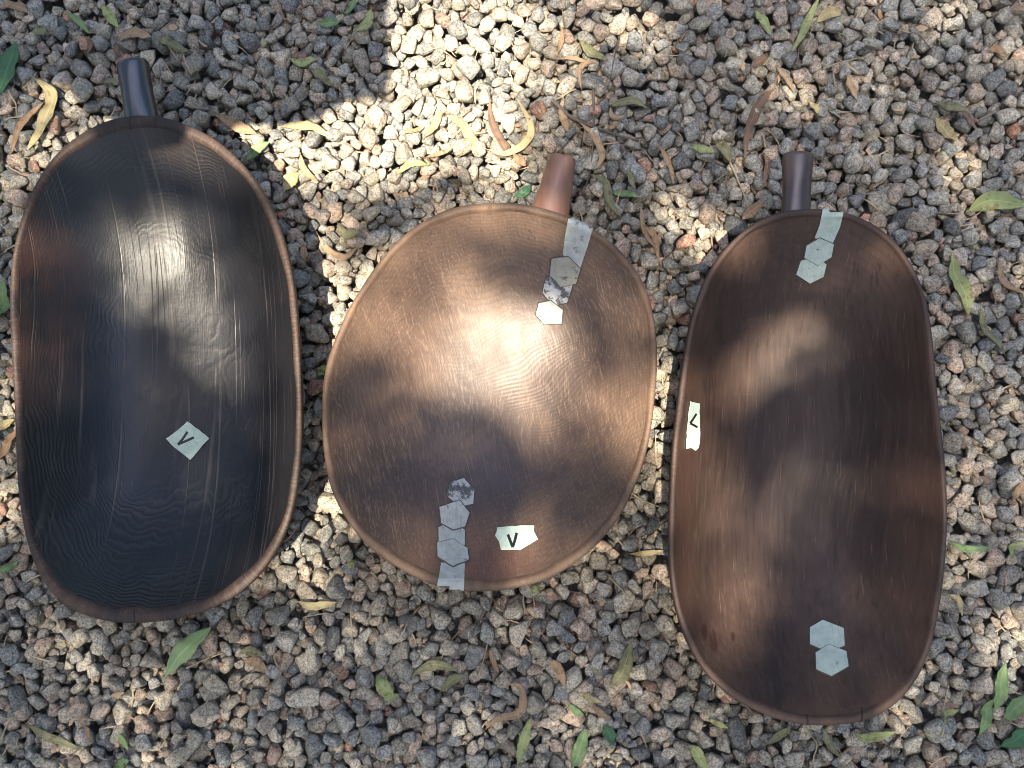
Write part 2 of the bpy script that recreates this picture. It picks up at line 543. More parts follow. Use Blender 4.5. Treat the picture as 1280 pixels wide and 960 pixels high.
def build_gravel():
    H = np.full((NX, NY), -.050)
    recs = []
    LX, LY = X1 - X0, Y1 - Y0

    def size():
        u = rng.random()
        if u < .30: return rng.uniform(.0034, .0062)
        if u < .80: return rng.uniform(.0066, .0108)
        if u < .97: return rng.uniform(.0104, .0140)
        return rng.uniform(.0138, .0172)

    kern = {}

    def profile(r, c):
        key = round(r * 4000)
        if key not in kern:
            n = int(math.ceil(r / CELL))
            ii = np.arange(-n, n + 1) * CELL
            xx, yy = np.meshgrid(ii, ii, indexing='ij')
            q = (xx ** 2 + yy ** 2) / (r * r)
            inside = q < 1
            kern[key] = (n, inside, np.where(inside, (1 - np.clip(q, 0, 1) ** 1.6) ** .5, 0))
        n, inside, pr = kern[key]
        return n, inside, pr * c

    def drop(count, tries, zone=None):
        for _ in range(count):
            s = size() * .715
            el = rng.uniform(.0, .32)
            a, b = s * (1 + el), s * (1 - el * .45)
            c = s * rng.uniform(.66, .92)
            rm = (a * b) ** .5
            n, inside, pr = profile(rm * .93, c)
            best = None
            for k in range(tries):
                i = rng.integers(n, NX - n - 1)
                j = rng.integers(n, NY - n - 1)
                if k:  # stay near the first try so the cover stays even
                    i = min(max(int(bi + rng.normal() * 9), n), NX - n - 2)
                    j = min(max(int(bj + rng.normal() * 9), n), NY - n - 2)
                else:
                    bi, bj = i, j
                P = H[i - n:i + n + 1, j - n:j + n + 1]
                z = np.where(inside, P + pr, -1).max()
                if best is None or z < best[0]: best = (z, i, j)
            z, i, j = best
            z -= c * .22
            P = H[i - n:i + n + 1, j - n:j + n + 1]
            np.maximum(P, np.where(inside, z + pr, -1), out=P)
            recs.append((X0 + (i + .5) * CELL, Y0 + (j + .5) * CELL, z, a, b, c))

    drop(17000, 8)
    drop(18000, 14)
    # small fines filling the low pits
    top = np.percentile(H, 88)
    recs_a = np.array(recs)
    # keep only stones near the surface
    hi = recs_a[:, 2] + recs_a[:, 5]
    ci = ((recs_a[:, 0] - X0) / CELL).astype(int).clip(0, NX - 1)
    cj = ((recs_a[:, 1] - Y0) / CELL).astype(int).clip(0, NY - 1)
    near = hi > H[ci, cj] - .014
    recs_a = recs_a[near]
    shift = -top
    recs_a[:, 2] += shift
    # the bowls press the stones down where they rest
    for cx, cy, rx, ry in ((-.40, -.01, .11, .20), (-.02, -.02, .12, .14), (.33, -.09, .10, .19)):
        q = ((recs_a[:, 0] - cx) / rx) ** 2 + ((recs_a[:, 1] - cy) / ry) ** 2 < 1
        recs_a[q, 2] = np.minimum(recs_a[q, 2], -.002 - recs_a[q, 5])
    return recs_a, H + shift


recs, HM = build_gravel()
vars_, vf = stone_variants(48, 3)
N = len(recs)
nv = len(vars_[0])
V = np.empty((N, nv, 3), np.float32)
for i, (x, y, z, a, b, c) in enumerate(recs):
    p = vars_[rng.integers(48)] * np.array([a, b, c]) * 1.06
    tx, ty, tz = rng.normal() * .30, rng.normal() * .30, rng.uniform(0, 6.283)
    cx, sx_, cy, sy_, cz, sz_ = cos(tx), sin(tx), cos(ty), sin(ty), cos(tz), sin(tz)
    Rx = np.array([[1, 0, 0], [0, cx, -sx_], [0, sx_, cx]])
    Ry = np.array([[cy, 0, sy_], [0, 1, 0], [-sy_, 0, cy]])
    Rz = np.array([[cz, -sz_, 0], [sz_, cz, 0], [0, 0, 1]])
    V[i] = p @ (Rz @ Ry @ Rx).T + np.array([x, y, z])
F = (vf[None] + (np.arange(N) * nv)[:, None, None]).reshape(-1, 3)
me = bpy.data.meshes.new('gravel')
me.vertices.add(N * nv)
me.vertices.foreach_set('co', V.ravel())
me.loops.add(F.size)
me.loops.foreach_set('vertex_index', F.ravel().astype(np.int32))
me.polygons.add(len(F))
me.polygons.foreach_set('loop_start', (np.arange(len(F)) * 3).astype(np.int32))
me.polygons.foreach_set('loop_total', np.full(len(F), 3, np.int32))
me.update(calc_edges=True)
me.polygons.foreach_set('use_smooth', np.ones(len(F), bool))
att = me.color_attributes.new('stone_rnd', 'FLOAT_COLOR', 'POINT')
rc = rng.random((N, 4)).astype(np.float32)
rc[:, 3] = 1
att.data.foreach_set('color', np.repeat(rc[:, None, :], nv, 1).ravel())
me.materials.append(M['stone'])
gravel = bpy.data.objects.new('gravel', me)
COL.objects.link(gravel)
props(gravel, 'loose grey, brown and pinkish gravel covering the ground under the bowls', 'gravel', kind='stuff')
print('stones', N)


def hmax(x, y, r=.006):
    i = int((x - X0) / CELL); j = int((y - Y0) / CELL); k = max(1, int(r / CELL))
    P = HM[max(0, i - k):i + k + 1, max(0, j - k):j + k + 1]
    return float(P.max()) if P.size else 0.0


# ------------------------------------------------------------------ bowls
def resample(pts, n):
    """closed Catmull-Rom through pts, n points equally spaced"""
    P = [Vector(p[:2]) for p in pts]
    m = len(P)
    dense = []
    for i in range(m):
        p0, p1, p2, p3 = P[i - 1], P[i], P[(i + 1) % m], P[(i + 2) % m]
        for k in range(12):
            u = k / 12
            dense.append(.5 * ((2 * p1) + (-p0 + p2) * u + (2 * p0 - 5 * p1 + 4 * p2 - p3) * u * u + (-p0 + 3 * p1 - 3 * p2 + p3) * u ** 3))
    D = np.array([d[:] for d in dense])
    seg = np.linalg.norm(np.roll(D, -1, 0) - D, axis=1)
    L = np.concatenate([[0], np.cumsum(seg)])
    s = np.linspace(0, L[-1], n, endpoint=False)
    Dc = np.vstack([D, D[:1]])
    O = np.stack([np.interp(s, L, Dc[:, 0]), np.interp(s, L, Dc[:, 1])], 1)
    for _ in range(14):
        O = .5 * O + .25 * (np.roll(O, 1, 0) + np.roll(O, -1, 0))
    return O


def build_bowl(name, outline_px, hr, lips, floor, power, label, matb, matr, flatten=0.0):
    """outline_px: outer rim in photo pixels; lips = (side, top, bottom) lip widths in metres"""
    n = 256
    O = resample([at(px, py, hr) for px, py in outline_px], n)
    C = O.mean(0)
    C = np.array([(O[:, 0].min() + O[:, 0].max()) / 2, (O[:, 1].min() + O[:, 1].max()) / 2])
    O = O - C
    area = .5 * np.sum(O[:, 0] * np.roll(O[:, 1], -1) - np.roll(O[:, 0], -1) * O[:, 1])
    if area < 0: O = O[::-1].copy()
    T = np.roll(O, -1, 0) - np.roll(O, 1, 0)
    T /= np.linalg.norm(T, axis=1, keepdims=True)
    Nn = np.stack([-T[:, 1], T[:, 0]], 1)           # points inward (CCW)
    side, top, bot = lips
    w = np.where(Nn[:, 1] < 0, side + (top - side) * np.clip(-Nn[:, 1], 0, 1) ** 1.6, side + (bot - side) * np.clip(Nn[:, 1], 0, 1) ** 1.6)
    ang = np.linspace(0, 2 * pi, n, endpoint=False)
    w = w * .84 * (1 + .05 * np.sin(ang * 5 + 1) + .06 * np.sin(ang * 11) + .05 * np.sin(ang * 23 + 2))
    chip = np.convolve(rng.normal(size=n), np.ones(3) / 3, 'same') * .00022
    I = O + Nn * w[:, None]
    wob = .0012 * np.sin(ang * 3 + .7) + .0006 * np.sin(ang * 7) + .0010 * np.sin(ang * 2 + 2)
    root = empty(name, (C[0], C[1], 0))
    props(root, label, 'wooden bowl', 'carved wooden bowls laid out on the gravel')

    def z_in(s):
        f = (1 - flatten) * s ** power + flatten * s ** 2
        return floor + (hr - .0040 - floor) * f

    # interior and outer wall
    verts, faces = [], []
    ss = list(np.linspace(.03, .80, 34)) + list(np.linspace(.82, 1.0, 18))
    verts.append((0, 0, floor))
    for s in ss:
        for k in range(n):
            wz = wob[k] * s ** 4
            verts.append((I[k, 0] * s, I[k, 1] * s, z_in(s) + wz))
    for k in range(n): faces.append((0, 1 + k, 1 + (k + 1) % n))
    for r in range(len(ss) - 1):
        a, b = 1 + r * n, 1 + (r + 1) * n
        for k in range(n):
            k2 = (k + 1) % n
            faces.append((a + k, b + k, b + k2, a + k2))
    # outer skin
    so = list(np.linspace(1, .90, 8)) + list(np.linspace(.86, .30, 16))
    base = len(verts)
    for s in so:
        zz = (hr - .009) * max(0, (s - .30) / .70) ** 2.1
        for k in range(n):
            verts.append((O[k, 0] * s, O[k, 1] * s, zz + wob[k] * s ** 4))
    for r in range(len(so) - 1):
        a, b = base + r * n, base + (r + 1) * n
        for k in range(n):
            k2 = (k + 1) % n
            faces.append((a + k, b + k, b + k2, a + k2))
    bb = base + (len(so) - 1) * n
    faces.append(tuple(bb + k for k in range(n - 1, -1, -1)))
    body = mesh_obj('bowl_body', verts, faces, matb, root)
    bm = bmesh.new(); bm.from_mesh(body.data)
    bm.free()
    # lip
    rv, rf, around = [], [], []
    prof = []
    m = 14
    for q in range(m + 1):
        u = q / m
        # from just inside the inner edge, over the lip, down the outside
        prof.append(u)
    per = np.concatenate([[0], np.cumsum(np.linalg.norm(np.roll(O, -1, 0) - O, axis=1))])
    for q, u in enumerate(prof):
        a = u * 1.18 * pi
        for k in range(n):
            cmid = (O[k] + I[k]) / 2
            hw = w[k] / 2
            off = -cos(a)                      # -1 inner .. +1 outer
            sgn = math.copysign(abs(off) ** .75, off)
            p = cmid - Nn[k] * hw * sgn
            z = hr - .0040 * abs(sgn) ** 2.2 if a < pi / 2 else hr - .0050 + .0050 * math.copysign(abs(sin(a)) ** .5, sin(a)) * (1 if sin(a) > 0 else 1.5)
            z += chip[k] * sin(min(a, pi)) * (.6 + .8 * sin(k * .9 + q * 1.3))
            rv.append((p[0], p[1], z + wob[k]))
            around.append((per[k] * 520, u * 1.2, 0))
    for q in range(m):
        a, b = q * n, (q + 1) * n
        for k in range(n):
            k2 = (k + 1) % n
            rf.append((a + k, b + k, b + k2, a + k2))
    rim = mesh_obj('rim', rv, rf, matr, root)
    at_ = rim.data.attributes.new('around', 'FLOAT_VECTOR', 'POINT')
    at_.data.foreach_set('vector', np.array(around, np.float32).ravel())
    for o in (body, rim):
        bm = bmesh.new(); bm.from_mesh(o.data)
        bmesh.ops.recalc_face_normals(bm, faces=bm.faces)
        # the lip and inner skin must look up
        if o is rim:
            up = sum(f.normal.z * f.calc_area() for f in bm.faces)
            if up < 0: bmesh.ops.reverse_faces(bm, faces=bm.faces)
        bm.to_mesh(o.data); bm.free()
    # collision tree in world coordinates
    av = [Vector(v) + root.location for v in verts + rv]
    af = faces[:-1] + [tuple(i + len(verts) for i in f) for f in rf]
    tree = BVHTree.FromPolygons([tuple(v) for v in av], af)
    return dict(root=root, O=O, I=I, C=C, hr=hr, tree=tree, body=body, rim=rim)


def build_handle(bowl, tip, base, wt, wb, z_tip, z_base, mat, flare=0.0, bend=0.0):
    a = at(base[0], base[1], z_base)
    b = at(tip[0], tip[1], z_tip)
    root = bowl['root']
    mpp = .00090
    L = (b - a).length
    ax = (b - a).normalized()
    sd = ax.cross(Vector((0, 0, 1))).normalized()
    up = sd.cross(ax).normalized()
    rings, m = [], 40
    ts = [-.10, 0, .15, .3, .45, .6, .72, .84, .92, .965, .985, 1.0]
    verts, faces = [], []
    for t in ts:
        tt = max(t, 0)
        hw = (wb + (wt - wb) * tt) * mpp / 2 + flare * .0012 * (tt ** 4)
        if t > .95: hw *= {0.965: .985, .985: .93, 1.0: .78}.get(t, 1)
        c = a + ax * (L * t) + sd * (bend * math.sin(tt * pi) * .004)
        for k in range(m):
            an = 2 * pi * k / m
            wv = 1 + .025 * sin(3 * an + t * 5) + .012 * sin(5 * an + t * 17 + wt) + .02 * sin(t * 9 + wb)
            verts.append(c + sd * (hw * cos(an) * wv) + up * (hw * .82 * sin(an) * wv) - root.location)
    for r in range(len(ts) - 1):
        for k in range(m):
            k2 = (k + 1) % m
            faces.append((r * m + k, r * m + k2, (r + 1) * m + k2, (r + 1) * m + k))
    faces.append(tuple((len(ts) - 1) * m + k for k in range(m)))
    faces.append(tuple(m - 1 - k for k in range(m)))
    o = mesh_obj('handle', [v for v in verts], faces, mat, root)
    return o


def decal(name, bowl, poly, mat, lift=.0007, thick=.0007, parent=None, label=None, step=4.0, jag=0.0):
    bm = bmesh.new()
    pts = []
    rr = random.Random(int(poly[0][0] * 7 + poly[0][1]))
    if jag:
        m = len(poly)
        for i in range(m):
            p, q = Vector(poly[i]), Vector(poly[(i + 1) % m])
            k = max(1, int((q - p).length / 5))
            for j in range(k):
                u = p.lerp(q, j / k)
                pts.append((u.x + rr.uniform(-jag, jag), u.y + rr.uniform(-jag, jag)))
    else:
        pts = poly
    if name == 'metal_patch':           # a hair of dark glue shows between the patches
        mx = sum(p[0] for p in pts) / len(pts); my = sum(p[1] for p in pts) / len(pts)
        pts = [(mx + (p[0] - mx) * .95, my + (p[1] - my) * .95) for p in pts]
    f = bm.faces.new([bm.verts.new((x, y, 0)) for x, y in pts])
    xs = [p[0] for p in pts]; ys = [p[1] for p in pts]
    x = min(xs) + step
    while x < max(xs):
        bmesh.ops.bisect_plane(bm, geom=bm.verts[:] + bm.edges[:] + bm.faces[:], plane_co=(x, 0, 0), plane_no=(1, 0, 0)); x += step
    y = min(ys) + step
    while y < max(ys):
        bmesh.ops.bisect_plane(bm, geom=bm.verts[:] + bm.edges[:] + bm.faces[:], plane_co=(0, y, 0), plane_no=(0, 1, 0)); y += step
    bmesh.ops.triangulate(bm, faces=[f for f in bm.faces if len(f.verts) > 4])
    bm.verts.ensure_lookup_table()
    org = bowl['root'].location
    cx_ = sum(p[0] for p in pts) / len(pts); cy_ = sum(p[1] for p in pts) / len(pts)
    top, low = [], []
    for v in bm.verts:
        d = ray(v.co.x, v.co.y)
        hit = bowl['tree'].ray_cast(cam.location, d)
        if hit[0] is None:
            q = at(v.co.x, v.co.y, bowl['hr'] - .002)
            hit = bowl['tree'].find_nearest(q)
        nrm = hit[1]
        if nrm.dot(d) > 0: nrm = -nrm
        top.append(hit[0] + nrm * (lift + thick) - org)
        if name == 'metal_patch':        # the glued edge spreads a little beyond the patch
            ex, ey = cx_ + (v.co.x - cx_) * 1.075, cy_ + (v.co.y - cy_) * 1.075
            h2 = bowl['tree'].ray_cast(cam.location, ray(ex, ey))
            if h2[0] is not None: hit = h2
        low.append(hit[0] + nrm * (lift - .0002) - org)
    n = len(top)
    bm.verts.index_update()
    faces = [tuple(v.index for v in f.verts) for f in bm.faces]
    allf = list(faces)
    for e in bm.edges:
        if len(e.link_faces) == 1:
            a, b = e.verts[0].index, e.verts[1].index
            allf.append((a, b, b + n, a + n))
    bm.free()
    o = mesh_obj(name, top + low, allf, mat, bowl['root'] if parent is None else parent)
    bm = bmesh.new(); bm.from_mesh(o.data)
    bmesh.ops.recalc_face_normals(bm, faces=bm.faces)
    if sum(f.normal.z * f.calc_area() for f in bm.faces) < 0: bmesh.ops.reverse_faces(bm, faces=bm.faces)
    bm.to_mesh(o.data); bm.free()
    o.data.polygons.foreach_set('use_smooth', [False] * len(o.data.polygons))
    if mat.name.endswith('metal'):
        o.data.materials.append(M['edge'])
        for p in o.data.polygons:
            if any(i < n for i in p.vertices) and any(i >= n for i in p.vertices): p.material_index = 1
    if label: o['label'] = label
    return o


def stroke(pts, w):
    """a pen stroke polygon through pts (pixels) of width w"""
    L, Rr = [], []
    for i, p in enumerate(pts):
        a = Vector(pts[max(0, i - 1)]); b = Vector(pts[min(len(pts) - 1, i + 1)])
        t = (b - a).normalized(); nn = Vector((-t.y, t.x)) * w / 2
        L.append((p[0] + nn.x, p[1] + nn.y)); Rr.append((p[0] - nn.x, p[1] - nn.y))
    return L + Rr[::-1]


def letter(bowl, tape, strokes, w):
    # one mark: join its pen strokes in one mesh
    vs, fs = [], []
    obs = []
    for i, s in enumerate(strokes):
        o = decal('handwritten_letter', bowl, stroke(s, w), M['ink'], .0012 + .00015 * i, .0004, parent=tape, step=3)
        obs.append(o)
    base = obs[0]
    bm = bmesh.new()
    for o in obs: bm.from_mesh(o.data)
    bm.to_mesh(base.data); bm.free()
    for o in obs[1:]: bpy.data.objects.remove(o)
    base['label'] = 'black handwritten letter V'
    return base


left_px = [(170, 143), (192, 143), (232, 154), (271, 174), (306, 206), (333, 245), (350, 284), (365, 341), (372, 400), (376, 470),
           (377, 545), (371, 612), (359, 662), (337, 702), (306, 737), (262, 763), (219, 775), (166, 780), (131, 777), (96, 766), (66, 746),
           (42, 706), (28, 654), (21, 597), (17, 531), (13, 466), (10, 400), (11, 350), (16, 306), (31, 254), (57, 207), (88, 176), (131, 151)]
mid_px = [(615, 253), (654, 254), (689, 262), (714, 271), (742, 285), (770, 306), (794, 333), (810, 363), (819, 398), (822, 437), (822, 461),
          (817, 517), (808, 570), (791, 616), (770, 654), (742, 686), (713, 709), (685, 725), (650, 735), (615, 740), (580, 739), (548, 734),
          (524, 725), (495, 709), (467, 690), (443, 665), (425, 637), (411, 605), (403, 560), (401, 503), (405, 460), (416, 428), (432, 391),
          (457, 349), (485, 312), (513, 286), (548, 266), (580, 256)]
right_px = [(1030, 260), (1055, 264), (1082, 273), (1109, 290), (1132, 315), (1148, 343), (1159, 374), (1167, 417), (1171, 463), (1176, 517),
            (1182, 575), (1185, 636), (1184, 689), (1179, 741), (1170, 789), (1157, 833), (1135, 868), (1109, 892), (1078, 904), (1048, 908),
            (1013, 908), (978, 902), (943, 889), (908, 868), (881, 842), (862, 811), (846, 768), (838, 724), (836, 671), (838, 619), (841, 566),
            (846, 517), (852, 471), (859, 424), (868, 386), (882, 347), (901, 316), (928, 288), (959, 269), (990, 262)]

bl = build_bowl('wooden_bowl', left_px, .108, (.0085, .0150, .0165), .012, 3.6,
                'long oval wooden bowl blackened inside, with a black handle and one square tape label', M['black'], M['rim_black'], .30)
bm_ = build_bowl('wooden_bowl', mid_px, .096, (.0090, .0110, .0140), .013, 3.6,
                 'wide egg-shaped warm brown wooden bowl lying between the two long bowls', M['brown'], M['rim_brown'], .60)
br = build_bowl('wooden_bowl', right_px, .108, (.0080, .0090, .0120), .012, 3.5,
                'long dark reddish-brown oval wooden bowl with tape on its left wall', M['dark'], M['rim_dark'], .35)

build_handle(bl, (166, 77), (178, 150), 37, 38, .088, .084, M['handle_black'], bend=-.25)
build_handle(bm_, (705, 195), (687, 266), 31, 46, .082, .074, M['handle_brown'])
build_handle(br, (998, 192), (994, 270), 34, 33, .088, .084, M['handle_dark'], flare=.9)

# metal patches and tape: middle bowl
P = 'metal_patch'
decal('metal_strip', bm_, [(711, 270), (742, 283), (735, 307), (725, 337), (704, 318), (706, 298)], M['metal'], .0004, label='rectangular silver metal strip over the upper rim')
decal(P, bm_, [(689, 322), (710, 319), (727, 335), (721, 355), (701, 359), (687, 344)], M['metal_brown'], .0010, label='tarnished brownish hexagonal metal patch below the upper strip', jag=.5)
decal(P, bm_, [(677, 366), (682, 346), (700, 340), (718, 352), (710, 379), (692, 383)], M['metal_soot'], .0005, label='soot-blackened hexagonal metal patch', jag=.5)
decal(P, bm_, [(673, 378), (689, 375), (705, 387), (703, 405), (680, 406), (669, 393)], M['metal'], .0012, label='clean pale hexagonal metal patch lowest of the upper row', jag=.2)
decal(P, bm_, [(557, 620), (562, 602), (580, 597), (594, 612), (592, 631), (575, 635)], M['metal_soot'], .0004, label='stained hexagonal metal patch topmost of the lower row', jag=.3)
decal(P, bm_, [(548, 634), (575, 625), (588, 642), (582, 660), (566, 664), (550, 655)], M['metal'], .0013, label='silver hexagonal metal patch second in the lower row', jag=.3)
decal(P, bm_, [(547, 659), (566, 650), (582, 663), (582, 682), (566, 689), (547, 680)], M['metal'], .0005, label='silver hexagonal metal patch third in the lower row', jag=.3)
decal(P, bm_, [(545, 679), (566, 674), (585, 686), (587, 701), (566, 710), (545, 697)], M['metal'], .0013, label='silver hexagonal metal patch just above the lower strip', jag=.4)
decal('metal_strip', bm_, [(551, 704), (581, 704), (580, 738), (546, 736)], M['metal'], .0004, label='rectangular silver metal strip over the lower rim', jag=.3)
tp = decal('tape_label', bm_, [(622, 660), (645, 658), (668, 657), (668, 665), (673, 674), (660, 682), (650, 688), (626, 688), (624, 678), (619, 670)], M['tape'], .0008, jag=.4)
letter(bm_, tp, [[(635, 669), (638, 677), (641, 685)], [(641, 685), (644, 676), (646, 667)]], 3.4)
# left bowl
tp = decal('tape_label', bl, [(208, 549), (219, 541), (235, 527), (262, 548), (251, 560), (238, 575), (219, 560)], M['tape'], .0008, jag=.5)
letter(bl, tp, [[(235, 540), (229, 549), (223, 556)], [(223, 556), (232, 552), (243, 547)]], 3.0)
# right bowl
tp = decal('tape_label', br, [(862, 502), (873, 504), (873, 530), (874, 545), (872, 560), (868, 563), (863, 560), (857, 561), (858, 535)], M['tape'], .0008, jag=.4)
letter(br, tp, [[(869, 517), (865, 523), (861, 529)], [(861, 529), (865, 531), (870, 534)]], 2.6)
decal('metal_strip', br, [(1029, 258), (1055, 262), (1050, 283), (1041, 303), (1018, 297), (1024, 281)], M['metal_green'], .0004, label='rectangular pale metal strip over the upper rim')
decal(P, br, [(1007, 306), (1024, 296), (1043, 304), (1040, 321), (1022, 332), (1004, 322)], M['metal_green'], .0010, label='pale hexagonal metal patch below the strip')
decal(P, br, [(994, 343), (1000, 325), (1020, 319), (1034, 330), (1030, 346), (1012, 355)], M['metal_green'], .0005, label='pale hexagonal metal patch lower of the upper pair')
decal(P, br, [(1011, 784), (1028, 774), (1056, 785), (1057, 808), (1036, 817), (1011, 806)], M['metal_green'], .0005, label='pale hexagonal metal patch upper of the lower pair')
decal(P, br, [(1018, 816), (1035, 805), (1059, 814), (1062, 834), (1039, 847), (1019, 838)], M['metal_green'], .0010, label='pale hexagonal metal patch lowest in the bowl')
# cracks through the rims
decal('crack', br, stroke([(1077, 884), (1078, 894), (1076, 906)], 2.0), M['crack'], .0001, .0003, step=3)
decal('crack', br, stroke([(1008, 893), (1010, 900), (1009, 907)], 1.6), M['crack'], .0001, .0003, step=3)
decal('crack', bl, stroke([(163, 143), (162, 152), (163, 163)], 1.4), M['crack'], .0001, .0003, step=3)
decal('crack', bl, stroke([(194, 144), (195, 152), (194, 160)], 1.2), M['crack'], .0001, .0003, step=3)
decal('crack', bl, stroke([(167, 763), (168, 771), (168, 779)], 1.3), M['crack'], .0001, .0003, step=3)

# ------------------------------------------------------------------ leaves and twigs
LG = 'fallen leaves on the gravel'


def leaf(pts, w, mat, label, lift=.0, fold=.25, curl=0.0, cat='leaf', name='fallen_leaf', seed=0, broad=.5):
    """pts: 2-4 pixel points along the midrib; w: greatest width in pixels"""
    rr = random.Random(int(pts[0][0] * 13 + pts[0][1] * 7))
    P3 = [at(p[0], p[1], .004) for p in pts]
    n = 26
    if len(P3) == 2:
        mid = (P3[0] + P3[1]) / 2
        t = (P3[1] - P3[0])
        mid += Vector((-t.y, t.x, 0)) * rr.uniform(-.07, .07)
        P3 = [P3[0], mid, P3[1]]
    Q = [2 * P3[0] - P3[1]] + P3 + [2 * P3[-1] - P3[-2]]
    spine = []
    m = len(P3) - 1
    for i in range(n + 1):
        u = i / n * m; k = min(int(u), m - 1); u -= k
        p0, p1, p2, p3 = Q[k], Q[k + 1], Q[k + 2], Q[k + 3]
        spine.append(.5 * ((2 * p1) + (-p0 + p2) * u + (2 * p0 - 5 * p1 + 4 * p2 - p3) * u * u + (-p0 + 3 * p1 - 3 * p2 + p3) * u ** 3))
    zs = [hmax(p.x, p.y, .0075) + .0015 for p in spine]
    for _ in range(5):
        zs = [max(zs[i], (zs[max(0, i - 1)] + zs[i] + zs[min(n, i + 1)]) / 3) for i in range(n + 1)]
    for _ in range(4):
        zs = [(zs[max(0, i - 1)] + zs[i] + zs[min(n, i + 1)]) / 3 for i in range(n + 1)]
    wm = w * .0009 / 2
    base = spine[0].copy(); base.z = zs[0]
    verts, faces, across = [], [], []
    ph = rr.uniform(0, 6)
    tw = rr.uniform(-.35, .35) + curl
    cols = [-1, -.55, 0, .55, 1]
    for i in range(n + 1):
        u = i / n
        t = (spine[min(n, i + 1)] - spine[max(0, i - 1)]); t.z = 0; t.normalize()
        sd = Vector((-t.y, t.x, 0))
        if u < .07: wd = .07
        else:
            v = (u - .07) / .93
            pk = broad
            wd = (math.sin(pi * min(1, v ** (math.log(.5) / math.log(pk)))) ** .8) if v < 1 else 0
            wd = max(wd, .03)
        wd *= wm
        roll = tw * math.sin(u * pi * 1.3 + ph) * 1.2
        for c in cols:
            rag = 1 + (.06 * math.sin(u * 38 + ph * 3 + c * 2) if abs(c) == 1 else 0)
            x = c * wd * rag
            z = abs(x) * fold + abs(x) * .18 * math.sin(u * 21 + c * 2 + ph)
            hx = x * math.cos(roll) - z * math.sin(roll)
            hz = x * math.sin(roll) + z * math.cos(roll)
            p = Vector((spine[i].x, spine[i].y, zs[i] + lift + .0012 * math.sin(u * 9 + ph) + .001)) + sd * hx + Vector((0, 0, hz))
            p.z = max(p.z, zs[i] - .001)
            verts.append(p - base)
            across.append(c)
    k = len(cols)
    for i in range(n):
        for j in range(k - 1):
            faces.append((i * k + j, i * k + j + 1, (i + 1) * k + j + 1, (i + 1) * k + j))
    o = mesh_obj(name, verts, faces, M[mat], None, base)
    a = o.data.attributes.new('across', 'FLOAT', 'POINT')
    a.data.foreach_set('value', np.array(across, np.float32))
    mod = o.modifiers.new('thickness', 'SOLIDIFY'); mod.thickness = .00035; mod.offset = 0
    props(o, label, cat, LG)
    return o


def twig(pts, w, mat, label, lift=.001, cat='twig', name='dry_twig'):
    P3 = [at(p[0], p[1], .004) for p in pts]
    n = 22
    Q = [2 * P3[0] - P3[1]] + P3 + [2 * P3[-1] - P3[-2]]
    m = len(P3) - 1
    sp = []
    for i in range(n + 1):
        u = i / n * m; k = min(int(u), m - 1); u -= k
        p0, p1, p2, p3 = Q[k], Q[k + 1], Q[k + 2], Q[k + 3]
        sp.append(.5 * ((2 * p1) + (-p0 + p2) * u + (2 * p0 - 5 * p1 + 4 * p2 - p3) * u * u + (-p0 + 3 * p1 - 3 * p2 + p3) * u ** 3))
    zs = [hmax(p.x, p.y, .004) for p in sp]
    for _ in range(6):
        zs = [(zs[max(0, i - 1)] + zs[i] + zs[min(n, i + 1)]) / 3 for i in range(n + 1)]
    base = sp[0].copy(); base.z = zs[0]
    verts, faces = [], []
    for i in range(n + 1):
        t = (sp[min(n, i + 1)] - sp[max(0, i - 1)]); t.z = 0; t.normalize()
        sd = Vector((-t.y, t.x, 0))
        r = w * .0009 / 2 * (1 - .55 * i / n) * (1 + .12 * math.sin(i * 2.3))
        for k in range(7):
            a = 2 * pi * k / 7
            verts.append(Vector((sp[i].x, sp[i].y, zs[i] + r + lift)) + sd * r * cos(a) + Vector((0, 0, r * sin(a))) - base)
    for i in range(n):
        for k in range(7):
            faces.append((i * 7 + k, i * 7 + (k + 1) % 7, (i + 1) * 7 + (k + 1) % 7, (i + 1) * 7 + k))
    faces.append(tuple(range(6, -1, -1))); faces.append(tuple(n * 7 + k for k in range(7)))
    o = mesh_obj(name, verts, faces, M[mat], None, base)
    props(o, label, cat, 'twigs and stalks lying on the gravel')
    return o


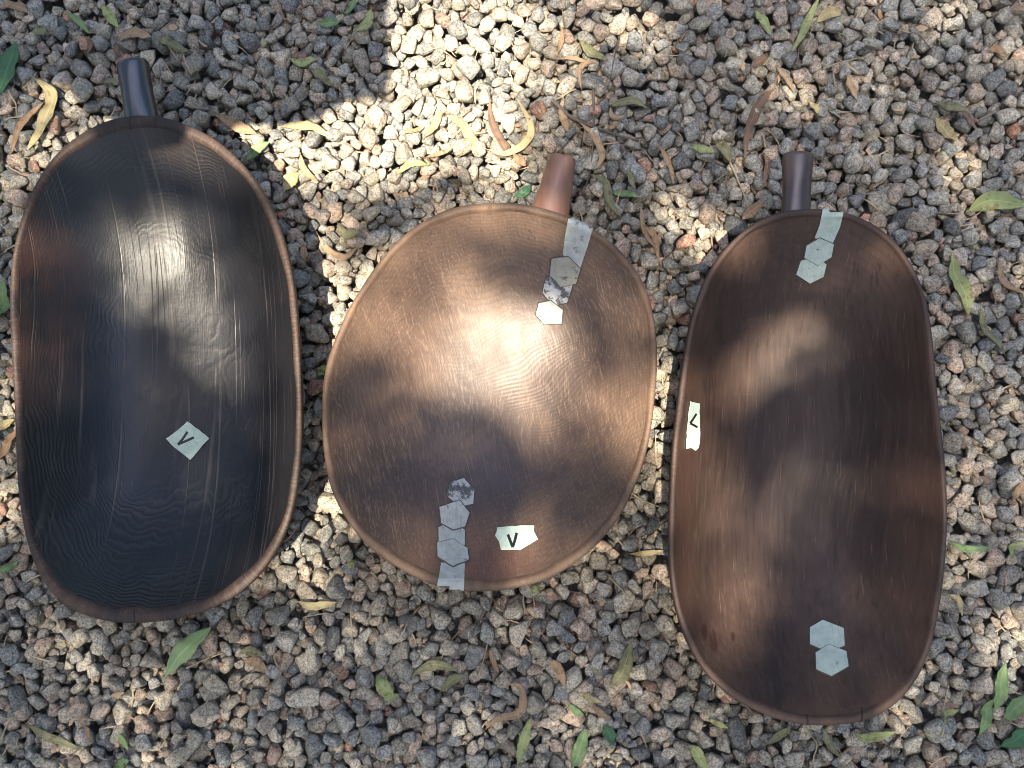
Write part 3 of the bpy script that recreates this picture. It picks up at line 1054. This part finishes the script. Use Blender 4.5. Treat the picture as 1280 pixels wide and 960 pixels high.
LEAVES = [
    # upper left
    ([(-8, 128), (8, 88), (18, 50)], 25, 'l_deep', 'broad deep green leaf cut by the left edge above the black bowl'),
    ([(35, 92), (62, 115), (58, 150), (35, 188)], 19, 'l_yellow', 'long curved yellow leaf left of the black bowl'),
    ([(55, 122), (30, 150), (12, 190)], 9, 'l_orange', 'thin orange leaf beside the long curved yellow leaf'),
    ([(122, 0), (133, 14), (146, 32)], 14, 'l_lime', 'pale green leaf at the top edge above the black handle'),
    ([(76, 10), (98, 26), (112, 42)], 9, 'l_green', 'narrow green leaf slanting in the upper left corner'),
    ([(0, 10), (18, 6), (34, 14)], 12, 'l_tan', 'tan dry leaf in the very top left corner'),
    ([(36, 38), (48, 40), (60, 38)], 12, 'l_olive', 'small olive leaf scrap in the upper left corner'),
    ([(145, 52), (160, 40), (175, 42), (192, 50)], 15, 'l_tan', 'crumpled tan leaf above the black handle'),
    ([(152, 72), (146, 64), (143, 50)], 8, 'l_brown', 'small brown leaf touching the tip of the black handle'),
    ([(196, 52), (216, 58), (238, 67)], 13, 'l_olive', 'olive leaf right of the black handle tip'),
    ([(112, 44), (113, 55), (112, 68)], 7, 'l_brown', 'small grey-brown curled leaf left of the black handle tip'),
    ([(126, 104), (138, 100), (148, 106)], 9, 'l_olive', 'small olive leaf beside the black handle'),
    ([(358, 70), (376, 76), (396, 71)], 11, 'l_lime', 'bright yellow-green leaf in the shade right of the black handle'),
    ([(384, 80), (400, 94), (414, 106)], 11, 'l_olive', 'olive leaf just below the bright yellow-green leaf'),
    ([(395, 28), (410, 28), (424, 23)], 13, 'l_green', 'blue-green leaf near the top edge left of the sunlit corner'),
    ([(444, 40), (458, 32), (464, 10)], 13, 'l_lime', 'curved light green leaf beside the straight shadow edge'),
    ([(428, 16), (440, 6), (447, -4)], 9, 'l_green', 'fresh green leaf cut by the top edge left of the sunlit corner'),
    ([(346, 157), (370, 155), (392, 160), (416, 174)], 13, 'l_yellow', 'bright yellow leaf on the lower shadow edge'),
    ([(262, 138), (282, 148), (302, 158), (320, 166)], 15, 'l_tan', 'long tan leaf just right of the top of the black bowl'),
    ([(305, 200), (318, 188), (336, 176)], 13, 'l_green', 'grey-green leaf touching the upper right rim of the black bowl'),
    ([(354, 240), (362, 226), (372, 214)], 18, 'l_yellow', 'wide yellow leaf in the sun right of the black bowl'),
    ([(374, 188), (379, 210), (398, 228)], 9, 'l_orange', 'orange leaf in the sun above the wide yellow leaf'),
    ([(494, 222), (512, 208), (538, 207)], 9, 'l_lime', 'pale green slender leaf above the round brown bowl'),
    ([(530, 200), (548, 192), (564, 186)], 6, 'l_tan', 'thin tan leaf above the pale green slender leaf'),
    ([(500, 168), (520, 164), (532, 160)], 7, 'l_orange', 'small orange leaf in the middle of the sunlit gravel'),
    ([(528, 176), (542, 160), (554, 138)], 10, 'l_orange', 'upright orange leaf right of the sunlit gravel centre'),
    ([(556, 140), (576, 154), (592, 176), (606, 184)], 12, 'l_tan', 'long tan leaf arching down from the upright orange leaf'),
    ([(612, 120), (614, 150), (628, 180), (640, 198)], 11, 'l_brown', 'long brown leaf curving left of the brown handle'),
    ([(605, 185), (630, 192), (655, 180), (664, 160), (645, 120)], 10, 'l_yellow', 'hooked yellow leaf left of the brown handle'),
    ([(640, 192), (650, 200), (657, 207)], 11, 'l_orange', 'short orange leaf tip next to the brown handle'),
    ([(722, 48), (738, 62), (758, 78)], 13, 'l_olive', 'straight olive leaf above the brown handle near the top'),
    ([(696, 68), (702, 52), (702, 34)], 6, 'l_orange', 'thin orange-red leaf near the top above the brown handle'),
    ([(690, 72), (720, 74), (742, 78)], 5, 'l_orange', 'very thin orange leaf lying across above the brown handle'),
    ([(728, 118), (724, 90), (732, 78), (744, 76)], 7, 'l_tan', 'curled tan leaf beside the straight olive leaf'),
    ([(764, 130), (774, 126), (795, 124), (810, 132)], 10, 'l_olive', 'looped olive-brown leaf right above the brown handle'),
    ([(764, 128), (766, 144), (782, 144)], 7, 'l_tan', 'small tan leaf closing the loop above the brown handle'),
    ([(698, 134), (704, 150), (710, 164)], 11, 'l_tan', 'tan leaf standing just above the tip of the brown handle'),
    ([(720, 150), (740, 168), (752, 196), (744, 214)], 9, 'l_tan', 'long tan leaf curving down right of the brown handle'),
    ([(758, 160), (766, 156), (774, 150)], 8, 'l_tan', 'short tan leaf under the looped leaf'),
    ([(736, 218), (756, 228), (762, 252), (776, 272)], 10, 'l_olive', 'long olive leaf right of the brown handle base'),
    ([(762, 240), (780, 240), (799, 247)], 9, 'l_green', 'slender green leaf above the metal strip of the round bowl'),
    ([(786, 210), (788, 225), (794, 236)], 8, 'l_olive', 'small olive leaf above the slender green leaf'),
    ([(820, 178), (832, 190), (838, 208), (842, 230)], 8, 'l_tan', 'twisted tan leaf between the brown and the dark handle'),
    ([(860, 180), (875, 186), (893, 190)], 10, 'l_lime', 'small yellow leaf between the brown and the dark handle'),
    ([(894, 176), (904, 186), (912, 202)], 12, 'l_olive', 'pale olive leaf touching the small yellow leaf'),
    ([(800, 254), (806, 288), (822, 312)], 7, 'l_tan', 'thin tan leaf beside the upper right rim of the round bowl'),
    ([(802, 278), (818, 294), (824, 326)], 8, 'l_orange', 'orange-tan leaf on the lit gravel between the bowls'),
    ([(640, 246), (655, 240), (663, 230)], 12, 'l_deep', 'small deep green sprig left of the brown handle base'),
    # upper right
    ([(944, 8), (952, 24), (966, 42)], 11, 'l_lime', 'yellow-green leaf near the top above the dark handle'),
    ([(985, 72), (1002, 44), (1012, 22), (1024, -4)], 11, 'l_lime', 'long bright green leaf reaching the top edge'),
    ([(1020, 28), (1034, 18), (1050, 20)], 15, 'l_yellow', 'yellow-brown leaf beside the long bright green leaf'),
    ([(970, 80), (982, 96), (992, 118)], 9, 'l_tan', 'tan leaf below the long bright green leaf'),
    ([(932, 204), (934, 164), (950, 128), (966, 112)], 13, 'l_brown', 'long brown leaf left of the dark handle'),
    ([(955, 186), (960, 205), (956, 232)], 8, 'l_brown', 'narrow curled brown leaf just left of the dark handle'),
    ([(936, 84), (948, 78), (960, 72)], 12, 'l_brown', 'broad brown leaf above the long brown leaf'),
    ([(1058, 92), (1064, 108), (1070, 126)], 10, 'l_tan', 'tan leaf standing right of the dark handle top'),
    ([(1012, 126), (1018, 134), (1022, 142)], 10, 'l_yellow', 'small yellow leaf right above the dark handle'),
    ([(1176, 124), (1190, 130), (1212, 134)], 14, 'l_olive', 'mottled olive leaf in the upper right'),
    ([(1168, 146), (1184, 158), (1198, 176)], 18, 'l_yellow', 'broad yellow leaf below the mottled olive leaf'),
    ([(1196, 138), (1208, 150), (1216, 164)], 8, 'l_brown', 'dark curled brown leaf beside the broad yellow leaf'),
    ([(1212, 262), (1240, 250), (1290, 256)], 25, 'l_lime', 'large yellow-green leaf at the right edge'),
    ([(1186, 314), (1202, 350), (1213, 394)], 20, 'l_lime', 'long light green leaf right of the dark bowl'),
    ([(1224, 378), (1234, 412), (1262, 444)], 8, 'l_olive', 'slender curved olive leaf below the long light green leaf'),
    ([(1250, 320), (1256, 350), (1284, 368)], 8, 'l_tan', 'thin tan curved leaf at the right edge'),
    ([(956, 250), (940, 264), (926, 276)], 14, 'l_tan', 'tan leaf tucked against the upper left rim of the dark bowl'),
    ([(1236, 62), (1246, 60), (1258, 64)], 11, 'l_orange', 'small orange leaf in the upper right'),
    ([(1262, 12), (1276, 10), (1292, 14)], 10, 'l_tan', 'tan leaf at the top right corner'),
    # lower right
    ([(1186, 676), (1206, 686), (1236, 684)], 9, 'l_green', 'slender green leaf beside the right rim of the dark bowl'),
    ([(1262, 702), (1266, 684), (1284, 678)], 8, 'l_lime', 'curled green leaf at the right edge beside the dark bowl'),
    ([(1274, 630), (1268, 615), (1282, 598)], 10, 'l_tan', 'curled tan leaf at the right edge'),
    ([(1244, 892), (1250, 862), (1257, 828)], 17, 'l_green', 'tall green leaf standing in the lower right corner'),
    ([(1222, 922), (1234, 896), (1240, 874)], 15, 'l_green', 'green leaf leaning against the tall green leaf'),
    ([(1252, 898), (1270, 888), (1294, 868)], 20, 'l_green', 'broad green leaf at the right edge of the lower right corner'),
    ([(1252, 936), (1270, 926), (1294, 912)], 20, 'l_deep', 'lowest broad green leaf in the lower right corner'),
    ([(1184, 742), (1198, 750), (1202, 770)], 8, 'l_yellow', 'crumpled yellow leaf beside the lower right rim of the dark bowl'),
    ([(1170, 902), (1184, 892), (1202, 888)], 7, 'l_lime', 'thin yellow-green leaf left of the lower right corner leaves'),
    ([(1066, 916), (1090, 924), (1118, 914)], 12, 'l_lime', 'ragged yellow-green leaf just below the dark bowl'),
    ([(1028, 908), (1038, 930), (1054, 950)], 9, 'l_olive', 'grey-olive leaf below the crack of the dark bowl'),
    ([(958, 932), (974, 922), (990, 908)], 10, 'l_olive', 'olive leaf pointing under the bottom rim of the dark bowl'),
    ([(886, 902), (898, 906), (912, 912)], 7, 'l_lime', 'small yellow-green leaf left below the dark bowl'),
    ([(860, 930), (872, 942), (884, 966)], 14, 'l_lime', 'yellow-green leaf cut by the bottom edge left of the dark bowl'),
    # bottom
    ([(760, 858), (778, 838), (790, 802)], 18, 'l_olive', 'pointed olive leaf upright between the round and dark bowls'),
    ([(714, 966), (724, 940), (733, 912)], 17, 'l_green', 'bright green leaf at the bottom edge below the round bowl'),
    ([(754, 906), (762, 918), (766, 932)], 15, 'l_deep', 'glossy deep green leaf right of the bright green leaf'),
    ([(646, 964), (654, 930), (664, 898)], 13, 'l_lime', 'twisted light green leaf at the bottom edge'),
    ([(600, 920), (622, 900), (650, 890), (652, 862), (636, 854)], 10, 'l_tan', 'hook-shaped tan leaf below the round bowl'),
    ([(684, 824), (698, 836), (706, 858)], 11, 'l_tan', 'bent tan leaf below the round bowl'),
    ([(720, 866), (736, 872), (752, 878)], 8, 'l_yellow', 'small yellow-brown leaf near the glossy green leaf'),
    ([(738, 880), (750, 890), (762, 902)], 8, 'l_tan', 'narrow tan leaf leading to the glossy green leaf'),
    ([(710, 880), (720, 890), (730, 896)], 9, 'l_green', 'small green leaf above the bright green leaf'),
    ([(512, 846), (540, 832), (574, 838)], 12, 'l_olive', 'arched olive leaf below the lower metal strip'),
    ([(548, 868), (564, 852), (580, 844)], 12, 'l_olive', 'brown-olive leaf crossing under the arched olive leaf'),
    ([(468, 846), (478, 858), (492, 872)], 17, 'l_lime', 'broad pale yellow-green leaf at the bottom centre left'),
    ([(480, 878), (484, 874), (498, 870)], 10, 'l_lime', 'small yellow-green leaf under the broad pale one'),
    ([(366, 752), (392, 758), (422, 752)], 10, 'l_yellow', 'yellow leaf below the gap of the black and round bowls'),
    ([(302, 828), (318, 828), (334, 840)], 13, 'l_tan', 'crumpled tan leaf right below the black bowl'),
    ([(296, 818), (312, 814), (328, 820)], 12, 'l_olive', 'dark olive leaf behind the crumpled tan leaf'),
    ([(612, 810), (616, 826), (624, 842)], 7, 'l_tan', 'narrow tan leaf below the bottom rim of the round bowl'),
    ([(540, 724), (548, 728), (520, 714)], 8, 'l_orange', 'orange leaf tucked under the bottom rim of the round bowl'),
    ([(784, 692), (806, 692), (830, 688)], 7, 'l_yellow', 'thin yellow leaf between the round and dark bowls'),
    ([(664, 742), (668, 738), (674, 732)], 12, 'l_lime', 'small green-yellow leaf peeping from under the round bowl'),
    # lower left
    ([(20, 908), (48, 914), (76, 928), (104, 940)], 9, 'l_olive', 'long grey-olive leaf in the lower left corner'),
    ([(142, 966), (150, 956), (158, 952)], 12, 'l_green', 'small bright green leaf at the bottom edge below the black bowl'),
    ([(146, 918), (154, 922), (160, 938)], 8, 'l_green', 'small green leaf above the bottom edge below the black bowl'),
    ([(104, 900), (108, 914), (113, 930)], 6, 'l_orange', 'thin orange leaf in the lower left'),
    ([(-4, 716), (8, 710), (20, 702)], 10, 'l_green', 'green leaf at the left edge beside the black bowl'),
    ([(-6, 400), (2, 380), (6, 350)], 18, 'l_green', 'green leaf at the left edge halfway along the black bowl'),
    ([(-6, 575), (6, 555), (14, 536)], 14, 'l_orange', 'tan-orange leaf at the left edge beside the black bowl'),
    ([(-4, 540), (4, 530), (16, 524)], 10, 'l_yellow', 'yellow leaf at the left edge beside the black bowl'),
    # between black and round bowls
    ([(394, 288), (410, 312), (430, 322), (446, 310)], 10, 'l_tan', 'bent tan leaf left of the upper rim of the round bowl'),
    ([(420, 276), (432, 292), (452, 290)], 12, 'l_olive', 'olive-tan leaf above the bent tan leaf'),
    ([(398, 470), (401, 463), (408, 456)], 12, 'l_lime', 'small yellow-green leaf in the gap of the black and round bowls'),
    ([(376, 300), (378, 312), (380, 326)], 9, 'l_orange', 'small orange leaf beside the right rim of the black bowl'),
    ([(438, 700), (440, 706), (434, 696)], 10, 'l_lime', 'small green leaf left below the round bowl'),
]
for a in LEAVES:
    leaf(*a)

# a fresh feathery leaf with an upright blade (blurred in the photo) beside the black bowl
leaf([(206, 850), (226, 820), (243, 803), (268, 782)], 24, 'l_pale', 'large pale green leaf rising just below the black bowl', lift=.012)

TWIGS = [
    ([(690, 126), (720, 148), (760, 162), (800, 172)], 6, 'twig', 'thick grey twig lying above and right of the brown handle'),
    ([(742, 110), (742, 160), (738, 210), (730, 240)], 3.4, 'twig', 'long thin grey twig running down beside the brown handle'),
    ([(776, 40), (768, 72), (762, 104)], 2.0, 'twig', 'very thin brown twig near the top centre'),
    ([(690, 128), (704, 118), (720, 110)], 3.0, 'straw', 'short straw-coloured stalk above the brown handle'),
    ([(914, 200), (928, 232), (940, 274)], 3.0, 'straw', 'pale thin stalk left of the dark bowl rim'),
    ([(1100, 36), (1140, 40), (1168, 58)], 2.4, 'twig', 'thin dark twig near the top right'),
    ([(1030, 84), (1058, 74), (1086, 70)], 2.6, 'straw', 'pale stalk right of the dark handle top'),
    ([(1006, 62), (1014, 46), (1018, 30)], 2.2, 'straw', 'thin stalk beside the long bright green leaf'),
    ([(168, 18), (200, 16), (232, 12)], 1.8, 'twig', 'thin brown twig at the top left'),
    ([(196, 100), (197, 84), (200, 72)], 1.8, 'straw', 'short thin stalk right of the black handle'),
    ([(0, 146), (24, 144), (44, 136)], 2.2, 'straw', 'thin yellow stalk left of the black bowl top'),
    ([(10, 112), (16, 128), (18, 140)], 2.6, 'straw', 'short upright tan stalk at the left edge'),
    ([(438, 796), (437, 764), (444, 736)], 2.0, 'straw', 'thin curved stalk below the gap of the black and round bowls'),
    ([(596, 850), (606, 820), (612, 790)], 2.2, 'straw', 'thin stalk below the round bowl'),
    ([(590, 794), (598, 780), (604, 762)], 3.6, 'twig', 'short reddish twig under the bottom rim of the round bowl'),
    ([(762, 722), (776, 736), (788, 750)], 2.4, 'straw', 'straight stalk between the round and dark bowls'),
    ([(452, 912), (460, 906), (474, 890)], 2.2, 'straw', 'short stalk at the bottom centre left'),
    ([(232, 836), (254, 826), (276, 818)], 2.4, 'straw', 'pale stalk right of the large pale green leaf'),
    ([(257, 874), (258, 892), (257, 910)], 2.0, 'straw', 'upright pale stalk below the black bowl'),
    ([(1020, 956), (1022, 930), (1010, 916)], 2.0, 'straw', 'fine stalk below the dark bowl'),
    ([(1170, 916), (1180, 888), (1190, 858)], 2.4, 'straw', 'pale straight stalk in the lower right'),
    ([(786, 470), (805, 480), (824, 486)], 2.2, 'twig', 'thin twig in the gap of the round and dark bowls'),
    ([(60, 726), (30, 740), (10, 760)], 1.8, 'twig', 'thin dark twig at the lower left of the black bowl'),
    ([(790, 616), (806, 626), (826, 634)], 2.4, 'straw', 'stalk lying in the lower gap of the round and dark bowls'),
    ([(0, 926), (6, 906), (22, 890)], 2.4, 'straw', 'curved stalk in the lower left corner'),
    ([(880, 178), (884, 160), (882, 148)], 2.0, 'twig', 'thin twig above the small yellow leaf'),
    ([(148, 966), (152, 948), (150, 926)], 3.0, 'twig', 'upright brown twig at the bottom edge below the black bowl'),
]
for a in TWIGS:
    twig(*a)

# small dry bits caught between the stones
lv, lf, lm = [], [], []
rl = random.Random(21)
for i in range(2000):
    x, y = rl.uniform(-.68, .68), rl.uniform(-.55, .60)
    long = rl.random() < .68
    L = rl.uniform(.012, .034) if long else rl.uniform(.005, .013)
    W = L * (.06 if long else rl.uniform(.35, .7))
    a = rl.uniform(0, 2 * pi)
    mi = rl.choice([0, 0, 1, 1, 2, 3]) if not long else rl.choice([0, 1, 4, 4])
    c, s_ = cos(a), sin(a)
    tilt = rl.uniform(-.7, .7)
    z = hmax(x, y, .004) - rl.uniform(.0, .005)
    b0 = len(lv)
    bow = rl.uniform(-.25, .25)
    K = 5
    for q in range(K):
        u = q / (K - 1) - .5
        wd = W * (1 - (2 * u) ** 2 * .85) / 2
        for sd in (-1, 1):
            px_, py_ = u * L, bow * L * (u * u * 4) * .5 + sd * wd * (1 if long else rl.uniform(.45, 1.35))
            lv.append((x + px_ * c - py_ * s_, y + px_ * s_ + py_ * c, z + u * L * tilt + rl.uniform(-.0004, .0004)))
    for q in range(K - 1):
        b = b0 + 2 * q
        lf.append((b, b + 1, b + 3, b + 2)); lm.append(mi)
lit = mesh_obj('leaf_litter', lv, lf, M['l_tan'])
for k in ('l_brown', 'l_orange', 'l_olive', 'straw'): lit.data.materials.append(M[k])
lit.data.polygons.foreach_set('material_index', lm)
props(lit, 'tiny dry leaf scraps and stalks scattered among the gravel stones', 'leaf litter', kind='stuff')

# ------------------------------------------------------------------ out-of-view things that cast the shade
# unseen sheet added above the camera, cut to cast the upper left shadow
AZ = 1.28


def shade_xy(px, py, zs, z=AZ):
    p = at(px, py, zs)
    k = z - zs
    return (p.x - DX * k, p.y - DY * k)


shade_px = [(485, -420, 0), (485, 124, 0), (434, 127, 0), (415, 136, 0), (396, 150, 0), (360, 158, 0), (300, 157, 0), (255, 158, .06), (238, 166, .105), (226, 182, .095),
      (205, 189, .07), (178, 191, .07), (154, 187, .07), (138, 176, .08), (128, 160, .085), (110, 138, 0), (84, 112, 0), (40, 100, 0), (-260, 92, 0), (-260, -420, 0)]
ap = [shade_xy(*q) for q in shade_px]
bm = bmesh.new()
f = bm.faces.new([bm.verts.new((x, y, AZ)) for x, y in ap])
r = bmesh.ops.extrude_face_region(bm, geom=[f])
for v in [g for g in r['geom'] if isinstance(g, bmesh.types.BMVert)]: v.co.z += .012
bmesh.ops.recalc_face_normals(bm, faces=bm.faces)
me = bpy.data.meshes.new('blocker_sheet'); bm.to_mesh(me); bm.free()
me.materials.append(M['blocker'])
shade_root = empty('shade_blocker', (ap[-1][0], ap[-1][1], -.05))
props(shade_root, 'unseen grey sheet on posts, added overhead to cast the upper left shadow', 'shade_blocker')
sheet = bpy.data.objects.new('blocker_sheet', me); COL.objects.link(sheet); sheet.parent = shade_root
sheet.location = -shade_root.location
for (x, y) in ((ap[-1][0] + .03, ap[-1][1] - .03), (ap[-2][0] + .03, ap[-2][1] + .03)):
    vs, fs = [], []
    for k in range(12):
        a = 2 * pi * k / 12
        for z in (-.05, AZ + .006): vs.append((x + .015 * cos(a) - shade_root.location.x, y + .015 * sin(a) - shade_root.location.y, z - shade_root.location.z))
    for k in range(12):
        k2 = (k + 1) % 12
        fs.append((2 * k, 2 * k2, 2 * k2 + 1, 2 * k + 1))
    mesh_obj('blocker_pole', vs, fs, M['bark'], shade_root)

# sun gaps of the tree: (px, py, surface z, rx, ry, rot deg, openness)
GAPS = [
    (550, 30, 0, 95, 190, 0, 1), (430, 205, 0, 110, 62, -14, 1), (520, 150, 0, 130, 60, 0, 1),
    (655, 60, 0, 80, 120, 0, .72), (640, 190, 0, 62, 55, 0, .72), (760, 15, 0, 100, 45, 0, .6), (690, 130, 0, 70, 60, 0, .5),
    (60, 150, 0, 120, 80, 0, .78), (20, 260, 0, 50, 50, 0, .5), (290, 190, .08, 90, 50, 25, .9),
    (812, 280, 0, 48, 62, 0, .45), (1190, 10, 0, 60, 28, 0, .6), (1060, 140, 0, 90, 40, 30, .3),
    (215, 320, .03, 100, 80, -20, .75), (300, 410, .03, 75, 75, 20, .85), (30, 400, .07, 34, 120, 0, .85), (368, 440, .085, 22, 210, 0, .9),
    (130, 420, .03, 70, 40, 0, .35), (345, 690, .085, 40, 90, 30, .7),
    (395, 350, 0, 22, 60, 0, .2), (402, 570, 0, 30, 50, 0, .5), (20, 570, 0, 45, 110, 0, .5),
    (500, 370, .04, 90, 70, -35, .85), (625, 440, .015, 110, 70, 0, .95), (600, 275, .085, 110, 22, 0, .8),
    (735, 510, .02, 110, 55, 10, .8), (785, 400, .05, 46, 100, 0, .5), (455, 530, .04, 44, 80, 0, .5), (700, 660, .04, 110, 45, 0, .45),
    (520, 680, .06, 60, 40, 30, .5),
    (985, 415, .02, 36, 24, -30, .85), (940, 460, .02, 38, 28, -45, .85), (890, 310, .07, 40, 50, 40, .7),
    (1012, 625, .015, 42, 40, 30, .62), (912, 690, .03, 38, 80, 0, .75), (858, 620, .07, 20, 150, 0, .8), (905, 570, .03, 40, 36, 0, .4),
    (935, 888, .10, 90, 20, 18, .7), (880, 790, .04, 30, 50, 0, .4), (1150, 860, .08, 60, 34, -40, .5),
    (1240, 640, 0, 85, 170, 0, .42), (1220, 820, 0, 110, 130, 0, .33), (1260, 300, 0, 80, 120, 0, .3),
    (420, 700, 0, 60, 60, 0, .35), (520, 860, 0, 300, 130, 0, .26), (760, 850, 0, 200, 150, 0, .26), (200, 890, 0, 320, 120, 0, .22),
    (1000, 120, 0, 420, 200, 0, .16), (240, 60, 0, 300, 90, 0, .2),
]
G = []
for px, py, z, rx, ry, rot, op in GAPS:
    p = at(px, py, z)
    G.append((p.x + DX * z, p.y + DY * z, rx * .0009, ry * .0009, R(-rot), op))


def openness(x, y):
    best = 0
    for gx, gy, rx, ry, a, op in G:
        dx, dy = x - gx, y - gy
        u = (dx * cos(a) + dy * sin(a)) / rx
        v = (-dx * sin(a) + dy * cos(a)) / ry
        d = u * u + v * v
        if d < 1.0:
            f = op * min(1, (1 - d) * 4.0)
            best = max(best, f)
    return best


tree_root = empty('shade_tree', (-1.9, -2.2, -.05))
props(tree_root, 'leafy green tree overhead whose branches throw dappled shade', 'tree')
tr = tree_root.location
# trunk and thin limbs
def tube(vs, fs, a, b, ra, rb, n=9):
    a, b = Vector(a), Vector(b)
    ax = (b - a).normalized(); s1 = ax.orthogonal().normalized(); s2 = ax.cross(s1)
    b0 = len(vs)
    for q in range(7):
        u = q / 6
        c = a.lerp(b, u) + s1 * .05 * sin(u * pi * 2)
        rad = ra + (rb - ra) * u
        for k in range(n):
            an = 2 * pi * k / n
            vs.append(c + s1 * rad * cos(an) + s2 * rad * sin(an))
    for q in range(6):
        for k in range(n):
            k2 = (k + 1) % n
            fs.append((b0 + q * n + k, b0 + q * n + k2, b0 + q * n + n + k2, b0 + q * n + n + k))


vs, fs = [], []
tube(vs, fs, (0, 0, 0), (.2, .1, 3.2), .20, .15)
tube(vs, fs, (.2, .1, 3.2), (-1.2, -1.0, 5.6), .14, .05)
tube(vs, fs, (.2, .1, 3.2), (.5, 1.0, 5.2), .10, .03)
rt = random.Random(3)
for k in range(16):
    tube(vs, fs, (.5, 1.0, 5.2), (rt.uniform(1.5, 5.0), rt.uniform(.5, 4.5), rt.uniform(5.3, 6.4)), .010, .004)
mesh_obj('trunk', vs, fs, M['bark'], tree_root)
lv, lf = [], []


def leaf_face(px, py, pz, L, W, yaw, ti, tj):
    c, s = cos(yaw), sin(yaw)
    b0 = len(lv)
    for (u, w) in ((-.5, 0), (-.15, -.5), (.2, -.42), (.5, 0), (.2, .42), (-.15, .5)):
        x, y = u * L, w * W
        lv.append((px + x * c - y * s - tr.x, py + x * s + y * c - tr.y, pz + x * ti + y * tj - tr.z))
    lf.append((b0, b0 + 1, b0 + 2, b0 + 3)); lf.append((b0, b0 + 3, b0 + 4, b0 + 5))


# the part of the crown between the sun and the bowls
for i in range(30000):
    z = rt.uniform(4.6, 6.4)
    gx = rt.uniform(-1.2, 1.2); gy = rt.uniform(-1.0, 1.0)
    L = rt.uniform(.035, .062); W = L * rt.uniform(.34, .5)
    yaw = rt.uniform(0, 2 * pi)
    c, s = cos(yaw), sin(yaw)
    o = max(openness(gx, gy), openness(gx + c * L * .4, gy + s * L * .4), openness(gx - c * L * .4, gy - s * L * .4))
    if rt.random() < min(1, o * 1.12): continue
    leaf_face(gx - DX * z, gy - DY * z, z, L, W, yaw, rt.uniform(-.5, .5), rt.uniform(-.5, .5))
# the rest of the crown, shaped as a dome to darken the bowls' reflections
for i in range(16000):
    az = rt.uniform(0, 2 * pi)
    ce = rt.uniform(.06, 1.0)                       # sine of elevation
    rad = rt.uniform(5.2, 6.6)
    se = math.sqrt(1 - ce * ce)
    d = Vector((se * cos(az), se * sin(az), ce))
    # open sky overhead and towards the far side
    hx, hy = d.x / max(d.z, .05), d.y / max(d.z, .05)
    if ((hx + .02) / .72) ** 2 + ((hy - .38) / .50) ** 2 < 1: continue
    p = d * rad
    gx, gy = p.x + DX * p.z, p.y + DY * p.z
    if abs(gx) < 1.25 and abs(gy) < 1.05: continue  # handled above
    leaf_face(p.x, p.y, p.z, rt.uniform(.22, .38), rt.uniform(.10, .16), rt.uniform(0, 6.28), rt.uniform(-1.2, 1.2), rt.uniform(-1.2, 1.2))
crown = mesh_obj('crown', lv, lf, M['l_tree'], tree_root, smooth=False)
print('leaves', len(lf) // 2)
